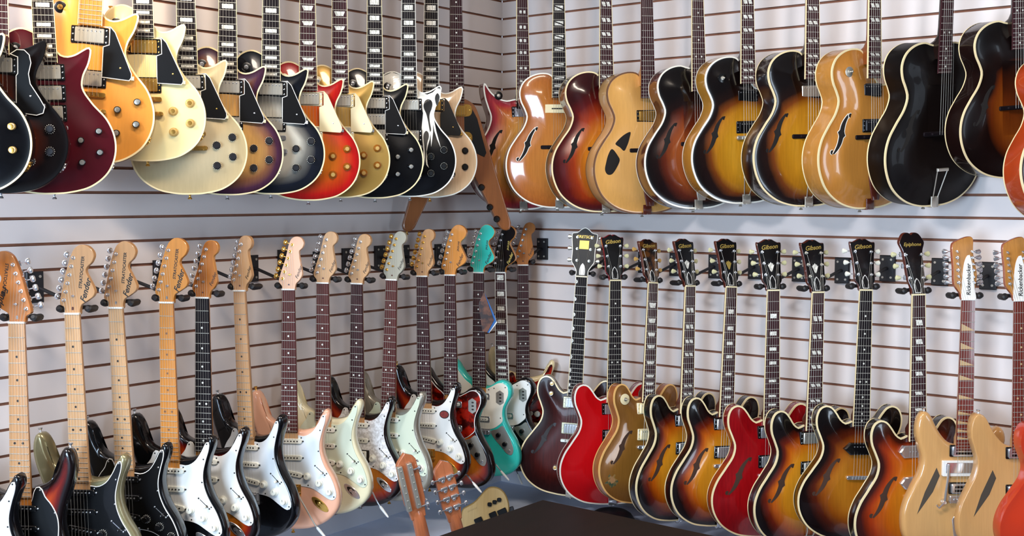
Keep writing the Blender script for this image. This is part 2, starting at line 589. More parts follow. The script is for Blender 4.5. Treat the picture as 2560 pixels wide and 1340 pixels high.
def neck(g, B, neck_m, board_m, inlay='dot', inlay_m=None, binding=None, w0=43., w1=56., heel=None, from_fret=3, maple_dots=None, ext=4.):
    L, S, nf = B.L, B.scale, B.nf
    vend = fret_v(S, nf) + ext
    wid = lambda v: w0 + (w1 - w0) * v / vend
    back = B.d0 - (B.T - 6 if heel is None else heel)
    m = MB()
    loops = []
    j = B.joint
    for v, dep in [(-2, -20), (40, -21), (j * .5, -22), (j - 60, -24), (j - 35, -27), (j - 18, -27 + (back + 27) * .3), (j - 6, -27 + (back + 27) * .75), (j + 2, back), (j + 40, back)]:
        w = wid(max(v, 0)) / 2
        if v > j - 20:
            w = max(w - 1, 20)
        pts = [(-w, v, -5.5)]
        for i in range(1, 8):
            a = math.pi * i / 8
            pts.append((-w * math.cos(a), v, -7 + (dep + 7) * math.sin(a) ** .8))
        pts.append((w, v, -5.5))
        loops.append(pts)
    m.loops(loops)
    no = m.build('neck', neck_m, g, L, 50)
    m = MB()
    pro = lambda v: [(-wid(v) / 2, v, -6), (-wid(v) / 2, v, -.6), (-wid(v) / 4, v, -.1), (0, v, 0), (wid(v) / 4, v, -.1), (wid(v) / 2, v, -.6), (wid(v) / 2, v, -6)]
    m.loops([pro(0), pro(vend)])
    for n in range(1, nf + 1):
        v = fret_v(S, n)
        w = wid(v) / 2 - .6
        m.box(-w, w, v - .9, v + .9, -.8, 1.0, .35, 1)
    mid = lambda n: (fret_v(S, n) + fret_v(S, n - 1)) / 2
    marks = [n for n in (1, 3, 5, 7, 9, 12, 15, 17, 19, 21) if from_fret <= n <= nf]
    for n in marks:
        c, sp = mid(n), fret_v(S, n) - fret_v(S, n - 1)
        w = wid(c) / 2
        if inlay == 'dot':
            for x in ((-.42 * w, .42 * w) if n == 12 else (0,)):
                m.prism(ellipse(x, c, 3.3, 3.3, 10), -.4, .25, 0, 2)
        elif inlay == 'twin_dot':
            for x in (-.35 * w, .35 * w):
                m.prism(rrect(x, c, w * .42, min(sp * .5, 12), 2.5, 3), -.6, .2, 0, 2)
        elif inlay == 'block':
            m.box(-w * .66, w * .66, c - sp * .3, c + sp * .3, -.6, .2, 0, 2)
        elif inlay == 'small_block':
            m.box(-w * .5, w * .5, c - sp * .24, c + sp * .24, -.6, .2, 0, 2)
        elif inlay == 'trap':
            m.prism([(-w * .72, c - sp * .3), (w * .72, c - sp * .3), (w * .5, c + sp * .3), (-w * .5, c + sp * .3)], -.6, .2, 0, 2)
        elif inlay == 'split':
            for s in (-1, 1):
                k = w * .1
                m.prism([(s * w * .12 - k, c - sp * .26), (s * w * .66 - k, c - sp * .26), (s * w * .66 + k, c + sp * .26), (s * w * .12 + k, c + sp * .26)], -.6, .2, 0, 2)
        elif inlay == 'slash':
            m.prism([(-w * .7, c - sp * .3), (w * .7, c - sp * .3), (w * .7, c + sp * .1)], -.6, .2, 0, 2)
            m.prism([(-w * .7, c - sp * .12), (w * .7, c + sp * .3), (-w * .7, c + sp * .3)], -.6, .2, 0, 2)
        elif inlay == 'para':
            m.prism([(-w * .5, c - sp * .27), (w * .42, c - sp * .27), (w * .58, c + sp * .27), (-w * .34, c + sp * .27)], -.6, .2, 0, 2)
        elif inlay == 'thumb':
            m.prism([(-w + 1.5, c - 8), (-w + 6, c - 6), (-w + 8, c), (-w + 6, c + 6), (-w + 1.5, c + 8)], -.6, -.05, 0, 2)
        elif inlay == 'triangle':
            m.prism([(-w + 1, c - sp * .34), (w - 1, c + sp * .34), (-w + 1, c + sp * .38)], -.6, .2, 0, 2)
    if binding:
        for s in (-1, 1):
            a, b = wid(0) / 2, wid(vend) / 2
            m.prism([(s * (a - .4), 0), (s * (a + 1.3), 0), (s * (b + 1.3), vend), (s * (b - .4), vend)], -6.2, .1, 0, 3)
    m.build('fretboard', [board_m, STEEL, inlay_m or PEARL, binding or board_m], no, L, 40)
    m = MB()
    m.box(-w0 / 2 - .5, w0 / 2 + .5, -5, 0, -8, 2.2, .8)
    m.build('nut', WHITEP if w0 < 43 else CREAMP, no, L)
    return no


HEADS = {
    'big_hook': [(-21, 0), (-24, -20), (-37, -29), (-36, -45), (-26, -84), (-16, -124), (2.5, -177), (12, -193), (30, -204), (50, -200), (64, -186), (68, -172), (60, -152), (46, -138), (42, -126),
                 (53, -100), (63, -78), (66, -66), (61, -53), (44, -40), (25, -27), (21, -12), (21, 0)],
    'small_hook': [(-21, 0), (-23, -12), (-34, -27), (-30, -48), (-12, -100), (3, -155), (12, -168), (26, -173), (42, -168), (50, -153), (46, -137), (35, -126), (34, -116), (38, -92), (44, -55), (44, -48),
                   (35, -32), (24, -21), (21, -10), (21, 0)],
    'open_book': [(-22, 0), (-23, -16), (-34, -34), (-34, -60), (-37, -110), (-42, -162), (-34, -161), (-22, -166), (-11, -172), (-4, -172), (0, -168)],
    'crown': [(-22, 0), (-24, -24), (-38, -48), (-43, -56), (-44, -100), (-48, -164), (-40, -166), (-28, -169), (-14, -181), (0, -187)],
    'tall_wing': [(-22, 0), (-23, -26), (-31, -55), (-34, -110), (-37, -160), (-47, -192), (-41, -206), (-28, -224), (-14, -228), (-5, -225), (0, -219)],
    'wave': [(-21, 0), (-26, -22), (-44, -52), (-46, -66), (-45, -110), (-46, -190), (-42, -202), (-28, -212), (8, -226), (20, -226), (26, -218), (25, -190), (24, -170), (30, -120), (33, -95), (29, -60), (23, -30), (21, 0)],
}
for k_, fx, fv in (('big_hook', .97, .92), ('tall_wing', .9, .85), ('wave', .96, .88)):
    HEADS[k_] = [(x * fx, v * fv) for x, v in HEADS[k_]]
for k_ in ('open_book', 'crown', 'tall_wing'):
    HEADS[k_] = HEADS[k_] + [(-x, v) for x, v in reversed(HEADS[k_]) if abs(x) > 1]
TILT = {'big_hook': 0, 'small_hook': 0, 'open_book': 15, 'crown': 11, 'tall_wing': 14, 'wave': 10}


def head_d(kind, v, dtop):
    return dtop + math.tan(R(TILT[kind])) * min(v + 2, 0) if TILT[kind] else (dtop if v < -20 else dtop + 4 * (1 + v / 20))


def tun_inline(m):
    m.lathe(0, 0, [(5.4, .2), (5.2, 1.4), (3.4, 1.6), (3.0, 9), (2, 10)], 12, 0)
    m.box(-9, 7, -7, 7, -25, -14.2, 2, 0)
    m.tube([(-8, 0, -19), (-24, 0, -19)], 1.8, 6, 0)
    m.loops([[(-24 - k, 9 * math.cos(t) * s, -19 + 5.5 * math.sin(t) * s) for t in (2 * math.pi * i / 12 for i in range(12))] for k, s in ((0, .5), (1.5, .85), (5, 1), (9, 1), (12, .85), (13, .5))], mi=1)


def tun_tulip(m):
    m.lathe(0, 0, [(5.4, .2), (5.2, 1.6), (3.3, 1.8), (2.9, 9.5), (2, 10.5)], 12, 0)
    m.box(-8, 8, -8, 8, -22, -13.2, 2, 0)
    m.tube([(-7, 0, -17), (-22, 0, -17)], 1.8, 6, 0)
    m.loops([[(-20 - k, w * math.cos(t), -17 + 3.4 * math.sin(t)) for t in (2 * math.pi * i / 12 for i in range(12))] for k, w in ((0, 2), (2, 5), (6, 6.5), (13, 8.5), (16, 8), (18, 5))], mi=1)


def headstock(g, B, kind, face, wood_m, tuner_m, button_m, lefty=False, logo=None, cover=None, strings=True, edge=None, hb=8., tune=True, crown=None, twelve=False):
    L = B.L
    sgn = -1 if lefty else 1
    dtop = -8. if TILT[kind] == 0 else -3.
    th = 14.
    pl = spline(HEADS[kind], 110) * [sgn, 1]
    m = MB()
    f = lambda v: head_d(kind, v, dtop)
    ins_ = inset([tuple(p) for p in pl], 1.2)
    m.loops([[(x, v, f(v) - th) for x, v in pl], [(x, v, f(v) - 1.) for x, v in pl], [(x, v, f(v)) for x, v in ins_]], True, False, 0)
    m.add([(x, v, f(v)) for x, v in ins_], [tuple(range(len(ins_)))], 1)
    ho = m.build('headstock', [wood_m, face], g, L, 45)
    if edge:
        m = MB()
        po, pi = inset([tuple(p) for p in pl], -.3), inset([tuple(p) for p in pl], 2.2)
        m.loops([[(x, v, f(v) - 4) for x, v in po], [(x, v, f(v) + .3) for x, v in po], [(x, v, f(v) + .35) for x, v in pi], [(x, v, f(v) - 1) for x, v in pi]], False, False)
        m.build('binding', edge, ho, L, 60)
    posts = []
    if kind == 'big_hook':
        posts = [(-24.2 + 6.5 * i, -38.6 - 22.8 * i) for i in range(6)]
    elif kind == 'small_hook':
        posts = [(-20.5 + 6.6 * i, -37 - 21.8 * i) for i in range(6)]
    elif kind == 'wave':
        posts = [(-30, -55), (-30, -94), (-30, -133), (19, -55), (20, -94), (18, -133)]
    else:
        v0, dv = {'open_book': (-54, -38), 'crown': (-62, -44), 'tall_wing': (-54, -36)}[kind]
        posts = [(-23 - 2.5 * i, v0 + dv * i) for i in range(3)] + [(23 + 2.5 * i, v0 + dv * i) for i in range(3)]
    if tune:
        for i, (x, v) in enumerate(posts):
            xx = x * sgn
            if kind in ('big_hook', 'small_hook'):
                inst('tuning_peg', ('ti', tuner_m.name, button_m.name, i % 3), tun_inline, [tuner_m, button_m], ho, L, xx, v, f(v), (R(15) if sgn > 0 else math.pi - R(15)))
            else:
                fn = tun_tulip
                inst('tuning_peg', ('tt', tuner_m.name, button_m.name), fn, [tuner_m, button_m], ho, L, xx, v, f(v), 0 if x < 0 else math.pi)
                if twelve:
                    inst('tuning_peg', ('tt', tuner_m.name, button_m.name), fn, [tuner_m, button_m], ho, L, xx, v - 18, f(v - 18) - 2, 0 if x < 0 else math.pi)
    if strings:
        ys = 18.5 if B.scale < 640 else 17.5
        order = list(range(6))
        if kind in ('big_hook', 'small_hook'):
            tgt = posts
        else:
            tgt = [posts[0], posts[1], posts[2], posts[5], posts[4], posts[3]]
        for i in order:
            x = (-ys + 2 * ys * i / 5)
            xb = x * 1.42
            px, pv = tgt[i]
            if lefty:
                px = -tgt[5 - i][0] if False else -px
                x, xb = -x, -xb
            r = (.46, .42, .38, .33, .29, .26)[i]
            m = MB()
            vb = B.scale
            m.tube([(xb, vb + 2, hb), (x, 0, 2.4), (x, -3, 2.2), (px, pv, f(pv) + 4)], r, 4)
            m.build('string', STEEL, g, L, 0)
        if kind == 'big_hook' or kind == 'small_hook':
            m = MB()
            m.lathe(3 * sgn, -50, [(3.5, dtop), (3.5, dtop + 3), (1, dtop + 3.4)], 8)
            m.box((3 - 5) * sgn if sgn > 0 else -8, 8 if sgn > 0 else 2, -51.5, -48.5, dtop + 1, dtop + 4)
            m.build('string_tree', tuner_m, ho, L)
    if cover:
        m = MB()
        pts = [(-10, -8), (-11, -20), (-10.5, -34), (-6, -46), (0, -53), (6, -46), (10.5, -34), (11, -20), (10, -8)]
        l0, l1, l2 = [(x, v, f(v) - .2) for x, v in pts], [(x, v, f(v) + 1.6) for x, v in pts], [(x, v, f(v) + 1.8) for x, v in inset(pts, 1.6)]
        m.loops([l0, l1, l2], False, False, 0)
        m.add(l2, [tuple(range(len(l2)))], 1)
        m.build('truss_rod_cover', cover, ho, L)
    if crown:
        m = MB()
        pts = [(0, -96), (4, -90), (7, -93), (8.5, -86), (12, -88), (8, -78), (4, -68), (1.5, -64), (-1.5, -64), (-4, -68), (-8, -78), (-12, -88), (-8.5, -86), (-7, -93), (-4, -90)]
        m.loops([[(x, v, f(v) - .2) for x, v in pts], [(x, v, f(v) + .35) for x, v in pts]], False, True)
        m.build('crown_inlay', crown, ho, L)
    return ho, f


def plate_part(g, B, name, poly, m_, gap=.2, t=2.2, ch=.7, mats=None, flat=None):
    """a thin plate lying on the top; follows the height of the top under it"""
    m = MB()
    f = (lambda x, v: flat) if flat is not None else (lambda x, v: B.surf(x, v) + gap)
    q = inset(poly, ch)
    m.loops([[(x, v, f(x, v)) for x, v in poly], [(x, v, f(x, v) + t - ch) for x, v in poly], [(x, v, f(x, v) + t) for x, v in q]], True, True)
    return m.build(name, m_, g, B.L, 40)


def hb_mesh(m):
    m.prism(rrect(0, 0, 90, 44, 3), -6, 3.5, 1.5, 0)
    m.prism(rrect(0, 0, 70, 37, 3), 3, 9.5, 1.8, 1)
    for i in range(6):
        m.lathe(-25.5 + 10.2 * i, -11, [(2.3, 9.3), (2.3, 10), (1.2, 10.2)], 8, 2)
    for s in (-1, 1):
        for q in (-1, 0, 1):
            m.lathe(s * 40, q * 15, [(2, 3.3), (2, 4.3), (1, 4.6)], 8, 2)


def hb(g, B, v, ring, cover, screw=None, x=0.):
    return inst('pickup', ('hb', ring.name, cover.name), hb_mesh, [ring, cover, screw or CHROME], g, B.L, x, v, B.surf(0, v) + .5)


def sc_mesh(m):
    m.prism(rrect(0, 0, 83, 17, 7, 5), -4, 5.5, 1.6, 0)
    for i in range(6):
        m.lathe(-26 + 10.4 * i, 0, [(2.4, 5.2), (2.4, 6.6), (2, 6.8)], 8, 1)
    for s in (-1, 1):
        m.lathe(s * 44, 0, [(2.5, -4), (2.5, 3.4), (1, 3.8)], 8, 1)


def p90_mesh(m):
    m.prism([(-62, 0), (-46, -19), (46, -19), (62, 0), (46, 19), (-46, 19)], -5, 11, 3, 0)
    for i in range(6):
        m.lathe(-25.5 + 10.2 * i, 0, [(2.3, 10.8), (2.3, 12), (1.2, 12.3)], 8, 1)


def soap_mesh(m):
    m.prism([(-60, 0), (-38, -20), (38, -20), (60, 0), (38, 20), (-38, 20)], -5, 14, 3.5, 0)
    for i in range(6):
        m.lathe(-25.5 + 10.2 * i, -8, [(2.3, 13.8), (2.3, 15), (1.2, 15.2)], 8, 1)


def knob_speed(m):
    m.lathe(0, 0, [(9.3, 0), (9.0, 5), (8.6, 11.5), (7.8, 12.5), (7.0, 12.3)], 18, 0)
    m.lathe(0, 0, [(6.6, 12), (6.6, 12.8), (4, 13.1)], 14, 1)


def knob_hat(m):
    m.lathe(0, 0, [(12.5, 0), (12.8, 2), (11, 4), (8.6, 7), (8.2, 13), (7.6, 13.8)], 20, 0)
    m.lathe(0, 0, [(6.4, 13.5), (6.4, 14.4), (3.5, 14.6)], 14, 1)


def knob_tick(m):
    m.lathe(0, 0, [(11.5, 0), (11.5, 2.5), (9.0, 5), (8.6, 14), (7.5, 15)], 20, 0)
    for i in range(14):
        a = 2 * math.pi * i / 14
        c, s = math.cos(a), math.sin(a)
        m.prism([(c * 9.6 - s * .7, s * 9.6 + c * .7), (c * 12.3 - s * .7, s * 12.3 + c * .7), (c * 12.3 + s * .7, s * 12.3 - c * .7), (c * 9.6 + s * .7, s * 9.6 - c * .7)], 1.6, 3.2, 0, 1)


def knob_skirt(m):
    m.lathe(0, 0, [(12.6, 0), (12.4, 3.5), (9.5, 5.2), (9, 13), (8, 14)], 20, 0)
    m.box(-.6, .6, -8, -1, 13.6, 14.4, 0, 1)


def knob(g, B, x, v, kind, m0, m1, d=None):
    fn = {'speed': knob_speed, 'hat': knob_hat, 'tick': knob_tick, 'skirt': knob_skirt}[kind]
    return inst('knob', (kind, m0.name, m1.name), fn, [m0, m1], g, B.L, x, v, (B.surf(x, v) if d is None else d) + .2)


def screw_mesh(m):
    m.lathe(0, 0, [(2.4, -.3), (2.4, .7), (1.4, 1.2)], 8)


def screws(g, B, pts, parent, d=2.4, m_=CHROME):
    for x, v in pts:
        inst('screw', ('sc', m_.name), screw_mesh, [m_], parent, B.L, x, v, (B.d0 if not B.h else B.surf(x, v)) + d)


def tom_mesh(m):
    m.prism(rrect(0, 0, 92, 13, 5, 4), 4, 13, 1.5, 0)
    for i in range(6):
        m.box(-28 + 10.2 * i, -22 + 10.2 * i, -4, 5, 12.5, 15.5, 1, 0)
    for s in (-1, 1):
        m.lathe(s * 37, 0, [(8.5, -2), (8.5, 2), (3, 2.4), (3, 6)], 12, 0)


def stop_mesh(m):
    m.prism(rrect(0, 0, 100, 13, 6, 4), 6, 15, 3, 0)
    for s in (-1, 1):
        m.lathe(s * 41, 0, [(7, -2), (7, 14), (5, 15.6)], 12, 0)


def pin_mesh(m):
    # strap button pointing down from the bottom rim
    n = 12
    m.loops([[(r * math.cos(2 * math.pi * i / n), v, r * math.sin(2 * math.pi * i / n)) for i in range(n)] for r, v in ((5, -1), (3.2, 3), (3, 7), (5.5, 10), (6.5, 13), (5, 14))], mi=0)


def strap_pin(g, B, m_=CHROME, x=0., v=None, ang=0.):
    inst('strap_button', ('pin', m_.name), pin_mesh, [m_], g, B.L, x, B.L if v is None else v, B.d0 - B.T / 2, ang)


def flat_shape(g, B, name, poly, m_, lift=.35, t=.5):
    """thin painted or cut shape lying on the top, triangulated finely enough to follow the arch"""
    P = np.array(poly, float)
    dense = []
    for p, q in zip(P, np.roll(P, -1, 0)):
        k = max(1, int(np.linalg.norm(q - p) / 5))
        dense += [tuple(p + (q - p) * i / k) for i in range(k)]
    n = len(dense)
    x0, v0 = P.min(0)
    x1, v1 = P.max(0)
    gr = [(x, v) for x in np.arange(x0, x1, 7) for v in np.arange(v0, v1, 7)]
    vs, _, fs, *_r = delaunay_2d_cdt([Vector(p) for p in dense + gr], [(i, (i + 1) % n) for i in range(n)], [], 1, 1e-4)
    m = MB()
    m.add([(p[0], p[1], B.surf(p[0], p[1]) + lift) for p in vs], [tuple(f) for f in fs])
    m.loops([[(x, v, B.surf(x, v) - .6) for x, v in dense], [(x, v, B.surf(x, v) + lift) for x, v in dense]], False, False)
    return m.build(name, m_, B.ob, B.L, 0)


def f_hole(g, B, top, bot, m_=None, rim=None, s=1.):
    t0, t1 = np.array(top, float), np.array(bot, float)
    ax = t1 - t0
    ln = np.linalg.norm(ax)
    ax /= ln
    nr = np.array([-ax[1], ax[0]])

    def shape(w_add):
        left, right = [], []
        N = 26
        for i in range(N + 1):
            t = i / N
            c = t0 + ax * ln * t + nr * s * 4.5 * math.sin(2 * math.pi * t)
            w = 2.4 + 5. * math.sin(math.pi * t) + max(0, 6 - abs(t - .5) * 90) + w_add
            left.append(c + nr * w)
            right.append(c - nr * w)
        return left + right[::-1]
    m = MB()

    def lay(poly, lift, mi):
        m.loops([[(x, v, B.surf(x, v) - .8) for x, v in poly], [(x, v, B.surf(x, v) + lift) for x, v in poly]], False, False, mi)
        n = len(poly) // 2
        pv = [(x, v, B.surf(x, v) + lift) for x, v in poly]
        m.add(pv, [(i, i + 1, 2 * n - 2 - i, 2 * n - 1 - i) for i in range(n - 1)], mi)
    k = 1
    ea, eb = t0 + ax * 3 + nr * s * -6, t1 - ax * 3 + nr * s * 6
    if rim:
        lay(shape(2.2), .3, 1)
        for c in (ea, eb):
            m.prism(ellipse(c[0], c[1], 9.4, 9.4, 16), B.surf(*c) - 1, B.surf(*c) + .3, 0, 1)
    lay(shape(0), .55, 0)
    for c in (ea, eb):
        m.prism(ellipse(c[0], c[1], 7.2, 7.2, 16), B.surf(*c) - 1, B.surf(*c) + .6, 0, 0)
    return m.build('f_hole', [m_ or HOLE, rim or CREAMB], B.ob, B.L, 0)


def trapeze(g, B, m_, kind='rods', v0=745, bar=None):
    """tail hinge, rods and cross bar of an arched guitar"""
    L, b = B.L, B.L
    m = MB()
    ds = lambda v: B.surf(0, v)
    m.box(-16, 16, b - 34, b + 1.5, ds(b - 30) + 1, ds(b - 30) + 5, 1)
    m.box(-16, 16, b - .5, b + 3, B.d0 - 40, ds(b - 30) + 5, .8)
    if kind == 'rods':
        for s in (-1, 1):
            m.tube([(s * 12, b - 30, ds(b - 30) + 5), (s * 15, (b + v0) / 2, 1), (s * 25, v0, 7)], 2.2, 6)
        m.box(-30, 30, v0 - 6, v0 + 8, 3, 10, 2)
    elif kind == 'plate':
        m.prism([(-15, b - 30), (-26, v0 + 30), (-28, v0), (28, v0), (26, v0 + 30), (15, b - 30)], 1, 6, 1)
    elif kind == 'frame':
        for s in (-1, 1):
            m.tube([(s * 10, b - 30, ds(b - 30) + 5), (s * 22, v0, 7)], 1.8, 6)
        m.box(-24, 24, v0 - 5, v0 + 5, 4, 11, 1.5)
    o = m.build('tailpiece', m_, g, L, 45)
    if bar:
        m = MB()
        m.prism(rrect(0, v0 + 2, 70, 22, 6), 4, 12, 2)
        m.build('tail_bar', bar, o, L)
    return o


def wood_bridge(g, B, m_=EBONY, v=None):
    v = v or B.scale
    m = MB()
    d = B.surf(0, v)
    m.prism(rrect(0, v, 150, 15, 5), d - 6, d + 5, 2)
    m.prism(rrect(0, v, 96, 9, 3), d + 7, d + 15, 1.5)
    for s in (-1, 1):
        m.lathe(s * 38, v, [(4, d + 4), (4, d + 8)], 10)
    m.build('bridge', m_, g, B.L)


# ---------------------------------------------------------------- whole guitars
POSE = {
    'UL0': (-2.489, -0.357, 0.847, -0.696, -0.028, 0.012, 0.974),
    'UL1': (-2.355, -0.336, 0.843, -0.645, -0.002, -0.017, 0.962),
    'UL2': (-2.234, -0.302, 0.834, -0.574, 0.002, 0.032, 0.954),
    'UL3': (-2.036, -0.271, 0.998, -0.681, 0.003, -0.068, 1.058),
    'UL4': (-1.908, -0.262, 0.946, -0.694, -0.003, 0.003, 0.978),
    'UL5': (-1.763, -0.253, 0.871, -0.545, 0.007, 0.012, 1.000),
    'UL6': (-1.606, -0.249, 0.869, -0.619, 0.003, -0.011, 1.000),
    'UL7': (-1.455, -0.265, 0.875, -0.689, -0.007, -0.011, 1.004),
    'UL8': (-1.309, -0.263, 0.853, -0.672, 0.003, -0.001, 1.001),
    'UL9': (-1.165, -0.255, 0.852, -0.721, 0.000, 0.001, 0.989),
    'UL10': (-1.011, -0.261, 0.858, -0.757, 0.002, 0.000, 0.999),
    'UL11': (-0.865, -0.279, 0.856, -0.849, -0.000, 0.002, 0.990),
    'UL12': (-0.693, -0.230, 0.887, -0.777, 0.027, -0.007, 1.032),
    'UL13': (-0.538, -0.211, 0.866, -0.682, 0.012, 0.008),
    'UR0': (-0.262, -0.308, 0.853, 0.945, -0.006, 0.020),
    'UR1': (-0.276, -0.492, 0.847, 0.766, -0.009, 0.013, 0.952),
    'UR2': (-0.277, -0.703, 0.841, 0.919, 0.005, 0.017, 0.960),
    'UR3': (-0.277, -0.878, 0.825, 0.972, -0.022, 0.033, 0.948),
    'UR4': (-0.259, -1.068, 0.829, 0.957, 0.025, 0.021, 0.927),
    'UR5': (-0.273, -1.263, 0.847, 0.935, -0.040, 0.047, 0.929),
    'UR6': (-0.273, -1.493, 0.854, 0.987, -0.016, 0.030, 0.944),
    'UR7': (-0.274, -1.696, 0.843, 1.106, -0.025, 0.049, 0.939),
    'UR8': (-0.289, -1.929, 0.840, 1.112, -0.091, 0.073, 0.932),
    'UR9': (-0.281, -2.119, 0.865, 0.946, -0.068, 0.089, 0.859),
    'UR10': (-0.283, -2.272, 0.770, 0.911, 0.040, 0.051, 0.895),
    'LL0': (-2.403, -0.205, -0.258, -1.001, -0.060, -0.020),
    'LL1': (-2.260, -0.201, -0.267, -0.951, -0.002, -0.003),
    'LL2': (-2.111, -0.214, -0.255, -1.029, -0.018, 0.015),
    'LL3': (-1.975, -0.206, -0.250, -1.080, -0.046, 0.012),
    'LL4': (-1.830, -0.235, -0.244, -1.084, -0.010, 0.003),
    'LL5': (-1.699, -0.225, -0.240, -1.100, 0.009, 0.001),
    'LL6': (-1.533, -0.187, -0.232, -1.312, -0.006, 0.036),
    'LL7': (-1.348, -0.202, -0.239, -1.049, 0.031, 0.008),
    'LL8': (-1.208, -0.209, -0.226, -1.132, 0.000, -0.004),
    'LL9': (-1.049, -0.205, -0.238, -1.199, -0.017, -0.013),
    'LL10': (-0.913, -0.237, -0.231, -1.249, 0.037, -0.015),
    'LL11': (-0.748, -0.229, -0.228, -1.261, -0.007, 0.017),
    'LL12': (-0.617, -0.248, -0.230, -1.269, 0.014, 0.016),
    'LL13': (-0.414, -0.216, -0.233, -1.251, -0.005, 0.006),
    'LL14': (-0.278, -0.215, -0.240, -1.293, -0.015, 0.017, 1.002),
    'LL15': (-0.147, -0.228, -0.216, 0.700, -0.004, 0.003, 1.005),
    'LR0': (-0.202, -0.553, -0.244, 0.484, 0.018, -0.048, 1.008),
    'LR1': (-0.223, -0.721, -0.249, 0.876, 0.023, -0.008, 0.994),
    'LR2': (-0.188, -0.863, -0.253, 1.174, 0.066, -0.080, 0.949),
    'LR3': (-0.208, -1.029, -0.255, 1.197, 0.034, -0.046, 0.989),
    'LR4': (-0.206, -1.189, -0.250, 1.069, 0.039, -0.052, 0.985),
    'LR5': (-0.229, -1.357, -0.251, 0.862, 0.005, 0.001, 0.999),
    'LR6': (-0.228, -1.515, -0.249, 0.977, -0.005, -0.009, 1.000),
    'LR7': (-0.216, -1.670, -0.234, 0.772, 0.019, -0.020, 0.961),
    'LR8': (-0.230, -1.843, -0.238, 0.870, 0.016, 0.013, 1.000),
    'LR9': (-0.232, -1.993, -0.244, 0.723, 0.012, -0.005),
    'LR10': (-0.223, -2.139, -0.239, 0.636, 0.007, 0.028, 0.944),
    'LR11': (-0.281, -2.306, -0.210, 0.774, -0.029, 0.005, 0.944),
}
OWN_SCALE = {k: v[6] for k, v in POSE.items() if len(v) > 6}
OWN_SCALE.setdefault('LR9', .96)
OWN_SCALE.setdefault('LR11', .97)


def frame_of(key):
    x, y, z, yaw, lean, roll = POSE[key][:6]
    a = (-math.pi / 2 if key[1] == 'L' and key != 'LL15' else math.pi) + yaw
    n = Vector((math.cos(a), math.sin(a), 0))
    zz = Vector((0, 0, 1))
    xx = zz.cross(n)
    up = zz * math.cos(lean) - n * math.sin(lean)
    nn = n * math.cos(lean) + zz * math.sin(lean)
    X = xx * math.cos(roll) + up * math.sin(roll)
    U = -xx * math.sin(roll) + up * math.cos(roll)
    return Vector((x, y, z)), X, U, nn


def new_guitar(key, name, label, cat, group):
    o = bpy.data.objects.new(name, None)
    o.empty_display_size = .05
    COL.objects.link(o)
    set_props(o, label, cat, group)
    return o


def pose(g, key, shape, L):
    s = OWN_SCALE.get(key, SCALES.get(shape, 1.))
    p, X, U, n = frame_of(key)
    m = Matrix.Identity(4)
    base = p - U * (L / 1000 * s)
    for i in range(3):
        m[i][0], m[i][1], m[i][2], m[i][3] = X[i] * s, -n[i] * s, U[i] * s, base[i]
    g.matrix_world = m


G_UL, G_UR, G_LL, G_LR = 'solid body guitars hanging in the upper row', 'archtop guitars hanging in the upper row', 'solid body guitars hanging in the lower row', 'semi hollow guitars hanging in the lower row'


